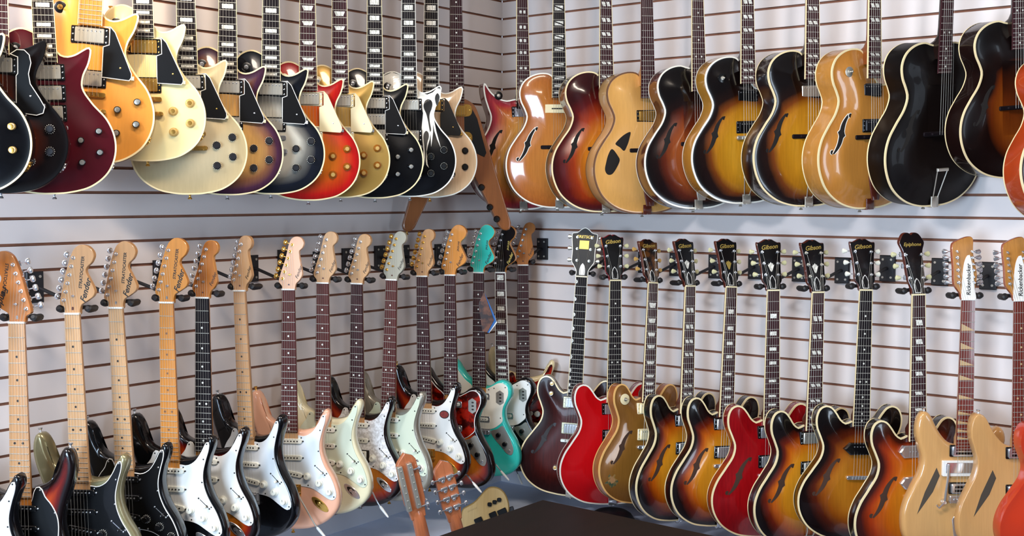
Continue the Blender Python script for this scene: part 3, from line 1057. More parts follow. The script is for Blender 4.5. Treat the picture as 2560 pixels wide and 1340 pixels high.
def single_cut(key, label, top, side, binding=CREAMB, board=EBONY, inlay='block', guard=None, guard_edge=None, rings=BLACKP, covers=NICKEL, pickups=(480, 588), knob_=('speed', BLACKP, CHROME),
               neck_m=MAHOG, metal=CHROME, fb=CREAMB, head=BLACKP, ell=None, guard_kind='step', tape=None, back_binding=None, from_fret=1, frets_m=None):
    g = new_guitar(key, 'electric_guitar', label, 'guitar', G_UL)
    B = Body(g, 'single_cut', top, side, binding=binding, back_binding=back_binding, ell=ell, bw=4.)
    neck(g, B, neck_m, board, inlay, PEARL, fb, from_fret=from_fret)
    headstock(g, B, 'open_book', head, neck_m, metal, metal, tune=False, hb=9)
    for v in pickups:
        hb(g, B, v, rings, covers, metal)
    inst('bridge', ('tom', metal.name), tom_mesh, [metal], g, B.L, 0, 628, B.surf(0, 628) - 5)
    inst('tailpiece', ('stop', metal.name), stop_mesh, [metal], g, B.L, 0, 670, B.surf(0, 670))
    for x, v in ((122, 637), (76, 661), (122, 694), (76, 720)):
        knob(g, B, x, v, *knob_)
    m = MB()
    m.lathe(0, 0, [(15, 0), (15, 1.4), (13.5, 1.8)], 20, 0)
    m.lathe(0, 0, [(7, 2), (7, 5), (2.6, 5.5), (2.2, 15), (3, 18), (2, 19)], 12, 1)
    sw = m.build('pickup_selector', [rings, metal], g, 0)
    at_root(sw, g, B.L, -74, 416, B.surf(-74, 416))
    if guard:
        if guard_kind == 'step':
            pl = [(32, 456), (50, 455), (62, 468), (106, 568), (106, 578), (101, 586), (34, 583), (34, 506), (48, 500), (48, 459)]
        else:
            pl = [(30, 452), (46, 440), (64, 440), (76, 452), (80, 472), (74, 500), (78, 525), (100, 560), (112, 582), (108, 598), (92, 604), (44, 598), (44, 506), (48, 500), (48, 459)]
        pg = plate_part(g, B, 'pickguard', pl, guard, 0, 2.2, .6, flat=-3.5)
        if guard_edge:
            m = MB()
            po, pi = inset(pl, -.4), inset(pl, 1.4)
            m.loops([[(x, v, -3.6) for x, v in po], [(x, v, -1.5) for x, v in po], [(x, v, -1.2) for x, v in pi], [(x, v, -2) for x, v in pi]], False, False)
            m.build('edge_binding', guard_edge, pg, B.L)
        inst('screw', ('sc', metal.name), screw_mesh, [metal], pg, B.L, 78, 556, -1.3)
        m = MB()
        m.box(96, 112, 574, 584, -22, -4, 1)
        m.build('guard_bracket', tape or metal, pg, B.L)
    strap_pin(g, B, metal)
    inst('strap_button', ('pin', metal.name), pin_mesh, [metal], g, B.L, -92, 378, B.d0 - B.T / 2, math.pi)
    m = MB()
    m.prism(rrect(0, 0, 32, 28, 4), -1, 1.5, .8, 0)
    m.lathe(0, 0, [(7, 1), (7, 3.5), (5, 4)], 12, 0)
    jp = m.build('jack_plate', metal, g, 0)
    i = int(np.argmin(np.abs(B.o[:, 1] - 735) + (B.o[:, 0] < 0) * 999))
    ta = B.o[(i + 1) % len(B.o)] - B.o[i - 1]
    jp.location = (B.o[i, 0] / 1000, (-B.d0 + B.T / 2) / 1000, (B.L - B.o[i, 1]) / 1000)
    outw = Vector((B.o[i, 0], 0, -(B.o[i, 1] - 640))).normalized()
    jp.rotation_euler = outw.to_track_quat('-Y', 'Z').to_euler()
    pose(g, key, 'single_cut', B.L)
    return g, B


ST_GUARD = [(-26, 470), (28, 470), (48, 472), (72, 460), (92, 434), (106, 408), (114, 399), (119, 403), (118, 422), (107, 458), (98.5, 495), (100, 528), (113, 566), (137, 607), (151, 645), (153, 667),
            (143, 678), (128, 675), (105, 661), (75, 643), (40, 636), (-35, 636), (-62, 626), (-90, 590), (-98, 545), (-95, 510), (-80, 478), (-64, 458), (-54, 436), (-44, 430), (-36, 438), (-30, 455)]


def bolt_on(key, label, top, side, guard, neck_m=MAPLE, board=None, dots=None, head='small_hook', head_m=None, metal=CHROME, guard_edge=None, plast=AGEDW, knobs=None, ell=None, logo='full', ink=BLACKINK,
            lefty=False, whammy=None, jack=True, sticker=False, plug=False, bridge_hum=False, wall='L', inl='dot', skunk=True, pole=None):
    g = new_guitar(key, 'electric_guitar', label, 'guitar', G_LL)
    B = Body(g, 'offset_horn', top, side, lefty=lefty, ell=ell)
    s = -1 if lefty else 1
    L = B.L
    neck(g, B, neck_m, board or neck_m, inl, dots or (BLACKINK if board is None else PEARL), None, w0=42, w1=56, heel=28)
    ho, f = headstock(g, B, head, head_m or neck_m, neck_m if head_m is None or head_m in (MAPLE, MAPLEO, MAPLEP, MAPLED) else head_m, metal, metal, lefty=lefty, hb=7)
    if logo == 'full' and head == 'big_hook':
        text('Fender', 23, ho, L, 39 * s, -64, f(-64) + .2, ink, (-72 if s > 0 else 108), .35, .5)
        text('STRATOCASTER', 12, ho, L, 30 * s, -113, f(-122) + .2, ink, (-82 if s > 0 else 98), .12, .3)
    elif logo:
        text('Fender', 15, ho, L, 33 * s, -57, f(-57) + .2, ink, -68, .35, .1)
    m = MB()
    m.prism(rrect(0, -14, 6, 13, 3), f(-14) - 2, f(-14) + .6, 0)
    m.build('truss_rod_plug', CHROME if plug else MAHOG, ho, L)
    pl = [(x * s, v) for x, v in ST_GUARD]
    P = np.array(pl)
    pl = [tuple(q) for q in spline(pl, 96)]
    pg = plate_part(g, B, 'pickguard', pl, guard, .1, 2.2, .8, flat=B.d0 + .1)
    if guard_edge:
        m = MB()
        po, pi = inset(pl, -.3), inset(pl, 1.6)
        m.loops([[(x, v, B.d0) for x, v in po], [(x, v, B.d0 + 2.0) for x, v in po], [(x, v, B.d0 + 2.6) for x, v in pi], [(x, v, B.d0 + 1.8) for x, v in pi]], False, False)
        m.build('edge_binding', guard_edge, pg, L)
    dm = pole or (CHROME if plast is BLACKP else BLACKINK)
    screws(g, B, [(x * s, v) for x, v in ((112, 407), (38, 478), (101, 452), (95, 520), (122, 592), (146, 667), (60, 632), (-50, 440), (-88, 500), (-80, 600))], pg, 2.2, dm)
    for v, a in ((489, 0), (543, 0)):
        inst('pickup', ('sc', plast.name, dm.name), sc_mesh, [plast, dm], g, L, 0, v, B.surf(0, v) + 2.5, 0)
    if bridge_hum:
        hb(g, B, 598, BLACKINK, plast, dm)
    else:
        inst('pickup', ('sc', plast.name, dm.name), sc_mesh, [plast, dm], g, L, 0, 594, B.surf(0, 594) + 2.5, R(10) * s)
    kn = knobs or ('skirt', plast, BLACKINK)
    for x, v in ((58, 603), (97, 624), (131, 651)):
        knob(g, B, x * s, v, *kn, d=B.d0 + 2.2)
    m = MB()
    c, q = math.cos(R(42)), math.sin(R(42))
    rot = lambda a, b: ((100 + a * c - b * q) * s, 582 + a * q + b * c)
    m.prism([rot(-17, -1), rot(17, -1), rot(17, 1), rot(-17, 1)], B.d0 + 1, B.d0 + 2.6, 0, 1)
    px, pv = rot(11, 0)
    m.box(px - 1.2, px + 1.2, pv - 3, pv + 3, B.d0 + 2, B.d0 + 14, 0, 1)
    m.lathe(px, pv, [(3, B.d0 + 10), (4.5, B.d0 + 13), (4, B.d0 + 19), (2.5, B.d0 + 20)], 10, 0)
    for k in (-22, 22):
        a, b = rot(k, 0)
        m.lathe(a, b, [(2.6, B.d0 + 1), (2.6, B.d0 + 3.2), (1, B.d0 + 3.6)], 8, 1)
    m.build('pickup_selector', [plast, dm if plast is not BLACKP else CHROME], g, L)
    # tremolo bridge with six saddles
    m = MB()
    d = B.d0
    m.box(-36, 36, 630, 668, d + .5, d + 4, 1)
    for i in range(6):
        x = -26.5 + 10.6 * i
        m.box(x - 4.7, x + 4.7, 634, 656, d + 4, d + 12, 1.4)
        m.lathe(x, 632, [(2.6, d + 3), (2.6, d + 7), (1, d + 7.4)], 8)
    m.box(-36, 36, 662, 668, d + 3, d + 12, 1)
    br = m.build('bridge', metal, g, L)
    if whammy:
        tip, mtl = whammy
        m = MB()
        m.tube([(33 * s, 655, d + 6), (33 * s, 656, d + 20), (40 * s, 668, d + 26), (92 * s, 748, d + 36), (104 * s, 762, d + 38)], 2.6, 8)
        wa = m.build('tremolo_arm', mtl, g, L)
        m = MB()
        m.tube([(100 * s, 758, d + 37.5), (103 * s, 761, d + 38), (112 * s, 770, d + 40), (130 * s, 788, d + 43), (134 * s, 792, d + 43.5)], [3, 4.6, 5, 3.6, 2], 8)
        m.build('arm_tip', tip, wa, L)
    if jack:
        m = MB()
        a = 40 * s
        pl2 = ellipse(99 * s, 693, 35, 13, 28, a)
        m.prism(pl2, d - 1, d + 2, 1.0, 0)
        m.prism(ellipse(101 * s, 694.5, 24, 8.5, 24, a), d + .5, d + 2.15, 0, 1)
        m.lathe(96 * s, 690, [(6, d + 1), (6, d + 4), (3.5, d + 4.4)], 12, 0)
        m.prism(ellipse(109 * s, 701, 15, 7.5, 20, a), d + 1.9, d + 2.5, .2, 0)
        m.build('jack_plate', [metal, BLACKINK if metal is CHROME else mat('dark_brass', '#6d4a14', .3, 1.)], g, L)
    if sticker:
        m = MB()
        m.prism(ellipse(76, 500, 19, 15, 24), d + 2.2, d + 2.8, 0, 0)
        m.prism(ellipse(76, 500, 16, 12, 24), d + 2.2, d + 3.0, 0, 1)
        st = m.build('round_sticker', [BLACKINK, mat('sticker_red', '#9a3228', .5, var=.5, scale=120)], pg, L)
    strap_pin(g, B, metal)
    i = int(np.argmin(B.o[:, 1]))
    inst('strap_button', ('pin', metal.name), pin_mesh, [metal], g, L, B.o[i, 0] + 0, B.o[i, 1] + 2, d - 22, math.pi - s * R(10))
    pose(g, key, 'offset_horn', L)
    return g, B


def offset_guitar(key, label, top, side, guard, guard_edge, head_m, board=ROSE, inlay='dot', binding_fb=None, whammy=False, ell=None, ink=BLACKINK, arm=None, from_fret=3):
    g = new_guitar(key, 'electric_guitar', label, 'guitar', G_LL)
    B = Body(g, 'offset_waist', top, side, ell=ell)
    L, d = B.L, B.d0
    neck(g, B, MAPLEO, board, inlay, PEARL, binding_fb, w0=42, w1=55, heel=28, from_fret=from_fret)
    ho, f = headstock(g, B, 'big_hook', head_m, MAPLEO, CHROME, CHROME, hb=9)
    text('Fender', 17.5, ho, L, 40, -57, f(-62) + .2, ink, -66, .35, .25)
    text('JAGUAR', 10, ho, L, 34, -109, f(-118) + .2, ink, -82, .1, .25)
    pl = spline([(-26, 448), (28, 448), (55, 436), (80, 424), (100, 426), (115, 444), (117, 468), (108, 492), (96, 518), (92, 545), (94, 572), (76, 590), (58, 602), (40, 606), (-40, 606), (-70, 612), (-100, 590),
                 (-98, 545), (-100, 500), (-114, 455), (-122, 405), (-116, 362), (-104, 362), (-88, 385), (-60, 418), (-36, 436)], 90)
    pl = [tuple(q) for q in pl]
    pg = plate_part(g, B, 'pickguard', pl, guard, .1, 2.2, .8, flat=B.d0 + .1)
    if guard_edge:
        m = MB()
        po, pi = inset(pl, -.3), inset(pl, 1.8)
        m.loops([[(x, v, B.d0) for x, v in po], [(x, v, B.d0 + 2.0) for x, v in po], [(x, v, B.d0 + 2.6) for x, v in pi], [(x, v, B.d0 + 1.8) for x, v in pi]], False, False)
        m.build('edge_binding', guard_edge, pg, L)
    screws(g, B, [(106, 440), (38, 452), (88, 505), (86, 560), (60, 445), (-110, 375), (-90, 545)], pg, 2.2, BLACKINK)
    # switch plate on the lower horn
    m = MB()
    m.prism([(84, 452), (100, 462), (100, 500), (84, 510), (68, 500), (68, 462)], d + 2, d + 3.6, .6, 0)
    for v in (468, 481, 494):
        m.prism(rrect(86, v, 9, 6, 2), d + 3.4, d + 4.6, .6, 1)
        for x in (74, 96):
            m.lathe(x, v, [(1.8, d + 3.4), (1.8, d + 4.2)], 8, 0)
    m.build('switch_plate', [mat('brushed_chrome', '#aaa59c', .38, .65), BLACKINK], pg, L)
    for v in (478, 568):
        m = MB()
        m.prism(rrect(0, v, 84, 24, 4), d + 1, d + 6, 1, 1)
        m.prism(rrect(0, v, 72, 13, 6, 4), d + 5, d + 9, 1.2, 0)
        for i in range(6):
            m.lathe(-26 + 10.4 * i, v, [(2.2, d + 8.8), (2.2, d + 10)], 8, 1)
        m.build('pickup', [AGEDW, CHROME], g, L)
    # control plate and knobs
    pl2 = [tuple(q) for q in spline([(45, 614), (72, 604), (94, 590), (108, 610), (128, 648), (138, 682), (130, 702), (112, 698), (88, 672), (62, 645)], 50)]
    cp = plate_part(g, B, 'control_plate', pl2, mat('brushed_chrome', '#aaa59c', .38, .65), .1, 1.8, .6, flat=d + .1)
    for x, v in ((78, 626), (104, 660)):
        knob(cp, B, x, v, 'speed', BLACKP, BLACKP, d=d + 1.8)
    inst('jack_socket', ('jk',), lambda m: m.lathe(0, 0, [(5, 0), (5, 3), (2.5, 3.2)], 10), [CHROME], cp, L, 121, 686, d + 1.8)
    m = MB()
    m.prism(rrect(0, 618, 84, 18, 5), d + 3, d + 13, 1.5)
    for i in range(6):
        m.tube([(-26 + 10.4 * i, 612, d + 14), (-26 + 10.4 * i, 626, d + 14)], 3.2, 8)
    m.box(-44, 44, 600, 628, d + .2, d + 2, .5)
    m.build('bridge', CHROME, g, L)
    m = MB()
    m.prism([(-30, 672), (30, 672), (30, 690), (14, 760), (-14, 760), (-30, 690)], d + .2, d + 3, 1)
    m.box(-32, 32, 668, 680, d + 2, d + 9, 1.5)
    m.build('tailpiece', CHROME, g, L)
    if whammy:
        m = MB()
        if arm:
            m.tube([(12, 700, d + 4), (14, 701, d + 16), (22, 712, d + 18), (46, 762, d + 18), (64, 800, d + 18)], 2.6, 8)
        else:
            m.tube([(12, 700, d + 4), (14, 701, d + 18), (24, 706, d + 24), (70, 728, d + 32), (105, 762, d + 40)], 2.6, 8)
        wa = m.build('tremolo_arm', CHROME, g, L)
        m = MB()
        if arm:
            m.tube([(62, 796, d + 18), (64, 800, d + 18), (68, 810, d + 18), (79, 832, d + 18), (81, 836, d + 18)], [3, 4.6, 5, 3.6, 2], 8)
        else:
            m.tube([(100, 757, d + 39), (104, 761, d + 40), (114, 770, d + 42), (132, 786, d + 45), (136, 790, d + 45.5)], [3, 4.6, 5, 3.6, 2], 8)
        m.build('arm_tip', WHITEP, wa, L)
    strap_pin(g, B, CHROME)
    pose(g, key, 'offset_waist', L)
    return g, B


BROWNHOLE = mat('brown_cavity', '#3a2214', .85)


def semi_hollow(key, label, top, side, inlay='small_block', binding=CREAMB, ring=BLACKP, cover=CHROME, fholes=True, pk='hb', pkv=(482, 580), head='open_book', logo='Gibson', head_face=BLACKP, wood_m=MAHOG,
                button=PEARLB, metal=CHROME, board=ROSE, fb=CREAMB, ell=(652, 212, 240), crown=None, cover_rod=True, rod=(WHITEP, BLACKP), rim=None, from_fret=3, tail=True, guard=None, extra=None, holes_m=None):
    g = new_guitar(key, 'semi_hollow_guitar', label, 'guitar', G_LR)
    B = Body(g, 'double_cut', top, side, binding=binding, back_binding=binding, ell=ell, bw=5)
    L = B.L
    neck(g, B, wood_m, board, inlay, PEARL, fb, from_fret=from_fret)
    ho, f = headstock(g, B, head, head_face, wood_m, metal, button, hb=10, cover=rod if cover_rod else None, crown=crown, edge=WHITEB if head == 'crown' else None)
    if logo == 'Gibson':
        text('Gibson', 21, ho, L, 0, -146, f(-146) + .4, GOLDINK, -6, .3, .35, -TILT[head])
    elif logo == 'GRETSCH':
        text('GRETSCH', 15, ho, L, 0, -152, f(-152) + .4, GOLDINK, 0, .15, .3, -TILT[head])
        m = MB()
        m.loops([[(x, v, f(v) - .2) for x, v in ((-18, -138), (18, -138), (18, -106), (-18, -106))], [(x, v, f(v) + .6) for x, v in ((-18, -138), (18, -138), (18, -106), (-18, -106))]])
        m.build('name_plate', GOLDINK, ho, L)
    elif logo == 'Epiphone':
        text('Epiphone', 16, ho, L, 0, -157, f(-157) + .4, GOLDINK, 0, .3, .25, -TILT[head])
    for v in pkv:
        if pk == 'hb':
            hb(g, B, v, ring, cover)
        elif pk == 'soap':
            inst('pickup', ('soap', ring.name), soap_mesh, [ring, CHROME], g, L, 0, v, B.surf(0, v), 0)
        else:
            inst('pickup', ('p90', ring.name), p90_mesh, [ring, CHROME], g, L, 0, v, B.surf(0, v), 0)
    if fholes:
        f_hole(g, B, (-74, 566), (-148, 690), holes_m or BROWNHOLE, rim)
        f_hole(g, B, (74, 566), (148, 690), holes_m or BROWNHOLE, rim, -1.)
    inst('bridge', ('tom', metal.name), tom_mesh, [metal], g, L, 0, 628, B.surf(0, 628) - 4)
    if tail:
        trapeze(g, B, metal, 'rods', 740)
    else:
        inst('tailpiece', ('stop', metal.name), stop_mesh, [metal], g, L, 0, 672, B.surf(0, 672))
    if guard:
        plate_part(g, B, 'pickguard', [(44, 462), (72, 470), (84, 500), (80, 545), (92, 590), (98, 640), (84, 652), (60, 640), (50, 560)], guard, 0, 2.2, .6, flat=2)
    strap_pin(g, B, metal)
    pose(g, key, 'double_cut', L)
    return g, B


def archtop(key, label, top, side, shape='archtop_cut', inlay='split', binding=CREAMB, pk=(), ring=BLACKP, cover=CHROME, pkind='hb', neck_m=DARKNECK, fb=CREAMB, board=ROSE, tail='rods', tail_m=NICKEL, tail_v=745,
            ell=(668, 205, 245), holes='f', rim=None, bridge='wood', sel=False, pinm=NICKEL, from_fret=1, guard=None, bar=None, holes_m=None, name='archtop_guitar'):
    g = new_guitar(key, name, label, 'guitar', G_UR)
    B = Body(g, shape, top, side, binding=binding, back_binding=binding, ell=ell, bw=5)
    L = B.L
    neck(g, B, neck_m, board, inlay, PEARL, fb, heel=60, from_fret=from_fret, w1=57)
    headstock(g, B, 'open_book', BLACKP, neck_m, NICKEL, NICKEL, tune=False, hb=14)
    for v in pk:
        if pkind == 'bar':
            m = MB()
            m.prism(rrect(0, v, 112, 34, 2), B.surf(0, v) - 3, B.surf(0, v) + 9, 1.2, 0)
            m.prism(rrect(0, v, 60, 5, 1), B.surf(0, v) + 8, B.surf(0, v) + 9.6, 0, 1)
            m.build('pickup', [ring, BLACKINK], g, L)
        else:
            hb(g, B, v, ring, cover)
    if holes == 'f':
        f_hole(g, B, (-92, 550), (-160, 680), holes_m, rim)
        f_hole(g, B, (92, 550), (160, 680), holes_m, rim, -1.)
    elif holes == 'cat':
        for s in (-1, 1):
            for pts in ([(-70, 559), (-92, 568), (-122, 594), (-128, 603), (-112, 616), (-98, 629), (-86, 612), (-74, 580)], [(-142, 621), (-122, 648), (-116, 662), (-128, 690), (-148, 716), (-162, 716), (-171, 700), (-166, 670), (-156, 640)]):
                flat_shape(g, B, 'sound_hole', [tuple(q) for q in spline([(s * x, v) for x, v in pts], 40)], HOLE, .5)
    if bridge == 'wood':
        wood_bridge(g, B)
    else:
        inst('bridge', ('tom', NICKEL.name), tom_mesh, [NICKEL], g, L, 0, 628, B.surf(0, 628))
    trapeze(g, B, tail_m, tail, tail_v, bar)
    if sel:
        m = MB()
        m.lathe(0, 0, [(17, 0), (17, 1.8), (15, 2.4)], 20, 0)
        m.lathe(0, 0, [(7, 2), (7, 5), (2.6, 5.5), (2.2, 15), (3, 18), (2, 19)], 12, 1)
        at_root(m.build('pickup_selector', [sel, NICKEL], g, 0), g, L, -96, 412, B.surf(-96, 412))
    if guard:
        plate_part(g, B, 'pickguard', [(38, 470), (70, 472), (92, 500), (96, 560), (104, 620), (92, 650), (66, 650), (50, 600)], guard, 0, 2.2, .6, flat=1)
    strap_pin(g, B, pinm)
    pose(g, key, shape, L)
    return g, B


# ================================================================ the room
def structure(o):
    o['kind'] = 'structure'
    return o


SLATW = mat('white_melamine', '#ddd4d1', .38, 0, .0, .035, 3.)
RAWMDF = mat('raw_brown_board', '#8f5f49', .8, 0, 0, .3, 20.)
PAINT = mat('painted_baseboard', '#c9c8cf', .5, 0, 0, .05, 4.)
LEDGEM = mat('blue_grey_carpet_paint', '#d6e4ff', .38, 0, 0, .12, 8.)
FLOORM = mat('dark_carpet', '#4a4c58', .9, 0, 0, .2, 12.)
CEILM = mat('ceiling_tile', '#8c8882', .8, 0, 0, .05, 5.)
BACKM = mat('brown_wall_paint', '#4a433f', .7, 0, 0, .05, 3.)


def slat_wall(name, axis, segs, z_top=1.42):
    """boards with a dark groove between them; axis 'x' = along the x axis (left wall), 'y' = along the y axis (right wall)"""
    m = MB()

    def slab(a, b, z0, z1, p0, p1, mi):
        if axis == 'x':
            vs = [(x, y, z) for x in (a, b) for y in (p0, p1) for z in (z0, z1)]
        else:
            vs = [(y, x, z) for x in (a, b) for y in (p0, p1) for z in (z0, z1)]
        m.add(vs, [(0, 1, 3, 2), (4, 6, 7, 5), (0, 4, 5, 1), (2, 3, 7, 6), (0, 2, 6, 4), (1, 5, 7, 3)], mi)
    h = .0043
    for a, b, dz in segs:
        slab(a, b, -1.098, z_top, .0075, .03, 1)
        k = 15
        while True:
            z0, z1 = -k * PITCH + h + dz, -(k - 1) * PITCH - h + dz
            if z0 > z_top:
                break
            z1 = min(z1, z_top)
            slab(a, b, z0, z1, 0, .0045, 0)
            slab(a, b, z0 + .0015, z1 - .0015, .0045, .0085, 1)
            k -= 1
    return structure(m.build(name, [SLATW, RAWMDF], None, raw=True, smooth=0))


slat_wall('wall_left', 'x', [(-6.5, -2.2405, -.003), (-2.239, 0.0045, 0.)])
slat_wall('wall_right', 'y', [(-5.6, 0.0045, 0.)])


def slab_obj(name, lo, hi, m_):
    m = MB()
    vs = [(x, y, z) for x in (lo[0], hi[0]) for y in (lo[1], hi[1]) for z in (lo[2], hi[2])]
    m.add(vs, [(0, 1, 3, 2), (4, 6, 7, 5), (0, 4, 5, 1), (2, 3, 7, 6), (0, 2, 6, 4), (1, 5, 7, 3)])
    return structure(m.build(name, m_, None, raw=True, smooth=0))


slab_obj('baseboard_left', (-6.5, .006, LEDGE_Z - .01), (.03, .03, -1.098), PAINT)
slab_obj('baseboard_right', (.006, -5.6, LEDGE_Z - .01), (.03, .006, -1.098), PAINT)
LD = .36
slab_obj('trim_1', (-6.5, -LD, FLOOR_Z), (.03, .03, LEDGE_Z), LEDGEM)
slab_obj('trim_2', (-LD, -5.6, FLOOR_Z), (.03, -LD, LEDGE_Z), LEDGEM)
slab_obj('floor', (-6.6, -5.7, FLOOR_Z - .05), (.05, .05, FLOOR_Z), FLOORM)
slab_obj('ceiling', (-6.6, -5.7, CEIL_Z), (.05, .05, CEIL_Z + .05), CEILM)
slab_obj('wall_back', (-6.6, -5.7, FLOOR_Z), (.05, -5.6, CEIL_Z), BACKM)
slab_obj('wall_front', (-6.6, -5.6, FLOOR_Z), (-6.5, .05, CEIL_Z), BACKM)

# ================================================================ finishes
BLK = gloss('black_lacquer', '#08080b')
BLK_S = gloss('black_lacquer_side', '#0a090b')
TOB = burst('dark_tobacco_burst', [(0, '#0c0808'), (42, '#120a0a'), (70, '#3c160a'), (105, '#6a2e12')])
WINE = gloss('wine_red_lacquer', '#4a0e18', .3)
WINE_S = gloss('wine_red_side', '#5c1512', .3)
NAT = burst('natural_amber_top', [(0, '#d88f3e'), (100, '#e09a48')], grain=.06)
NAT_S = wood('amber_side', '#b0722e', .2, .25, .5)
CREAM = gloss('cream_lacquer', '#eedca2', .06)
CREAM_S = gloss('cream_lacquer_side', '#d9c890', .1)
CHAMP = burst('aged_champagne', [(0, '#cdb78a'), (100, '#d8c6a0')], grain=.05, metal=.15)
CHAMP_S = gloss('aged_champagne_side', '#b99c68', .15)
PURP = burst('purple_brown_burst', [(0, '#2a1420'), (16, '#45243a'), (40, '#8a5a3c'), (72, '#d2a05c'), (110, '#dcae6a')])
PURP_S = gloss('dark_plum_side', '#341822', .2)
SILV = burst('silver_burst', [(0, '#10131a'), (26, '#1a1e29'), (48, '#74726c'), (66, '#cdc8ba'), (110, '#d6d1c2')], metal=.2, grain=.03)
CHER = burst('cherry_burst', [(0, '#8e0c10'), (18, '#bb1712'), (50, '#cc4714'), (95, '#d9781e')])
CHER_S = gloss('cherry_side', '#96101a', .2)
GOLDT = gloss('gold_top', '#b48f48', .08, metal=.35, rough=.32)
GOLD_S = wood('brown_back', '#7a5428', .2, .3, .5)
PINKW = burst('pale_blonde', [(0, '#dcb890'), (100, '#e6c29c')], grain=.1)
KORINA = wood('brown_korina', '#8c5228', .2, .28, .5)
ES_STOPS = [(0, '#0c0606'), (13, '#160807'), (27, '#661c08'), (42, '#b4540c'), (64, '#d0851c'), (110, '#d99628')]
SUN = burst('sunburst', ES_STOPS)
SUN_R = burst('reddish_sunburst', [(0, '#1c0807'), (16, '#3c0f08'), (34, '#96300c'), (60, '#bd5a10'), (85, '#c9761a'), (110, '#d0861e')])
SUN_D = burst('brown_sunburst', [(0, '#0c0606'), (18, '#160807'), (36, '#4e1a08'), (54, '#8e4810'), (80, '#b26e1c'), (110, '#b87822')])
SUN_S = gloss('dark_brown_side', '#1c0d0b', .3)
THREE = burst('three_tone_burst', [(0, '#0b0707'), (13, '#160809'), (25, '#701408'), (39, '#b03c0c'), (60, '#c46a1c'), (110, '#cc8028')])
THREE_S = gloss('burst_side', '#0d0808')
YELL = burst('yellow_sunburst', [(0, '#0c0606'), (22, '#1b0a06'), (36, '#6e360e'), (50, '#b0741a'), (75, '#c48a22'), (110, '#cb9630')])
YELL_S = burst('amber_side_lacquer', [(0, '#b07c2c'), (110, '#b07c2c')])
ARCH_D = burst('dark_red_brown_burst', [(0, '#0b0606'), (22, '#180807'), (40, '#561e0c'), (62, '#8e4620'), (110, '#a25a2e')])
ARCH_C = burst('cherry_brown_burst', [(0, '#30090b'), (22, '#561110'), (46, '#963413'), (75, '#c27420'), (110, '#cd8a2c')])
ORANGE = burst('orange_natural', [(0, '#8e4c20'), (30, '#b0662c'), (110, '#bd7836')])
ORANGE_S = wood('orange_brown_side', '#8a4a22', .25, .25, .5)
BLOND = burst('blonde_top', [(0, '#cf9850'), (110, '#d6a25e')], grain=.06)
BLOND_S = wood('blonde_side', '#cfa268', .12, .3, .4)
BLOND2 = burst('honey_blonde_top', [(0, '#b5762e'), (110, '#c2853c')], grain=.08)
BLOND2_S = wood('honey_side', '#bd8238', .15, .3, .4)
BLKARCH = burst('aged_black_burst', [(0, '#090607'), (60, '#0d0808'), (110, '#150d0b')], rough=.42, coat=.04, spec=.15)
SMALLD = burst('aged_dark_sunburst', [(0, '#0b0606'), (48, '#130807'), (62, '#5e2608'), (100, '#9a5014')], rough=.36, coat=.08, spec=.2)
HORN = burst('faded_cherry', [(0, '#6e1826'), (22, '#a02c34'), (44, '#b85c30'), (75, '#c07a34'), (110, '#c48a42')], grain=.25)
HORN_S = gloss('faded_cherry_side', '#7c1d1e', .3)
WALN = burst('walnut_red', [(0, '#220a0a'), (30, '#2c0d0c'), (70, '#46130f'), (110, '#4e1712')], grain=.35, rough=.34, coat=.08, spec=.2)
RED = burst('bright_red', [(0, '#b4060e'), (110, '#bd0a12')], grain=.05)
RED_S = gloss('bright_red_side', '#8c0a16', .2)
RED2 = burst('deep_cherry', [(0, '#8a0810'), (110, '#9c0d12')], grain=.2)
BRASS = burst('bronze_gold', [(0, '#86592a'), (110, '#936529')], grain=.1, metal=.15)
BRASS_S = wood('orange_bronze_side', '#a8602c', .2, .3, .4)
PEWT = gloss('pewter_metallic', '#a39a74', 0, metal=.55, rough=.28)
PINK = gloss('shell_pink', '#f0b596', .04)
OLYM = gloss('aged_white_lacquer', '#efe6c0', .05)
INCA = gloss('silver_grey_metallic', '#a49e90', 0, metal=.5, rough=.3)
TURQ = gloss('turquoise_lacquer', '#35c2b4', .04)
IVORY = gloss('ivory_lacquer', '#e6d3a4', .08)
FIESTA = gloss('orange_red_lacquer', '#c8381c', .1)
MAPGLO = burst('natural_maple_top', [(0, '#cf9d62'), (110, '#d6a76c')], grain=.06)
MAPGLO_S = wood('natural_maple_side', '#d0a067', .1, .3, .4)
MINT = mat('mint_plastic', '#d9e2cb', .3, 0, .2)
ICEW = mat('bluish_white_plastic', '#e6ebee', .3, 0, .2)
IVORYP = mat('ivory_plastic', '#efeada', .3, 0, .2)
CLEARK = mat('amber_knob', '#9a5a14', .2, 0, .6)
GOLDK = mat('gold_knob', '#d8b26a', .25, .3, .6)
SILVK = mat('silver_knob_cap', '#d6d4cc', .25, .8)
OFFB = mat('charcoal_plastic', '#1c1c22', .35, 0, .2)
CLAY = mat('clay_dot', '#8f6f52', .5)
TORTH = speckle('dark_tortoise_veneer', '#120806', '#5a3410', 30., .25)
BROWNB = mat('brown_binding', '#6a4326', .4)

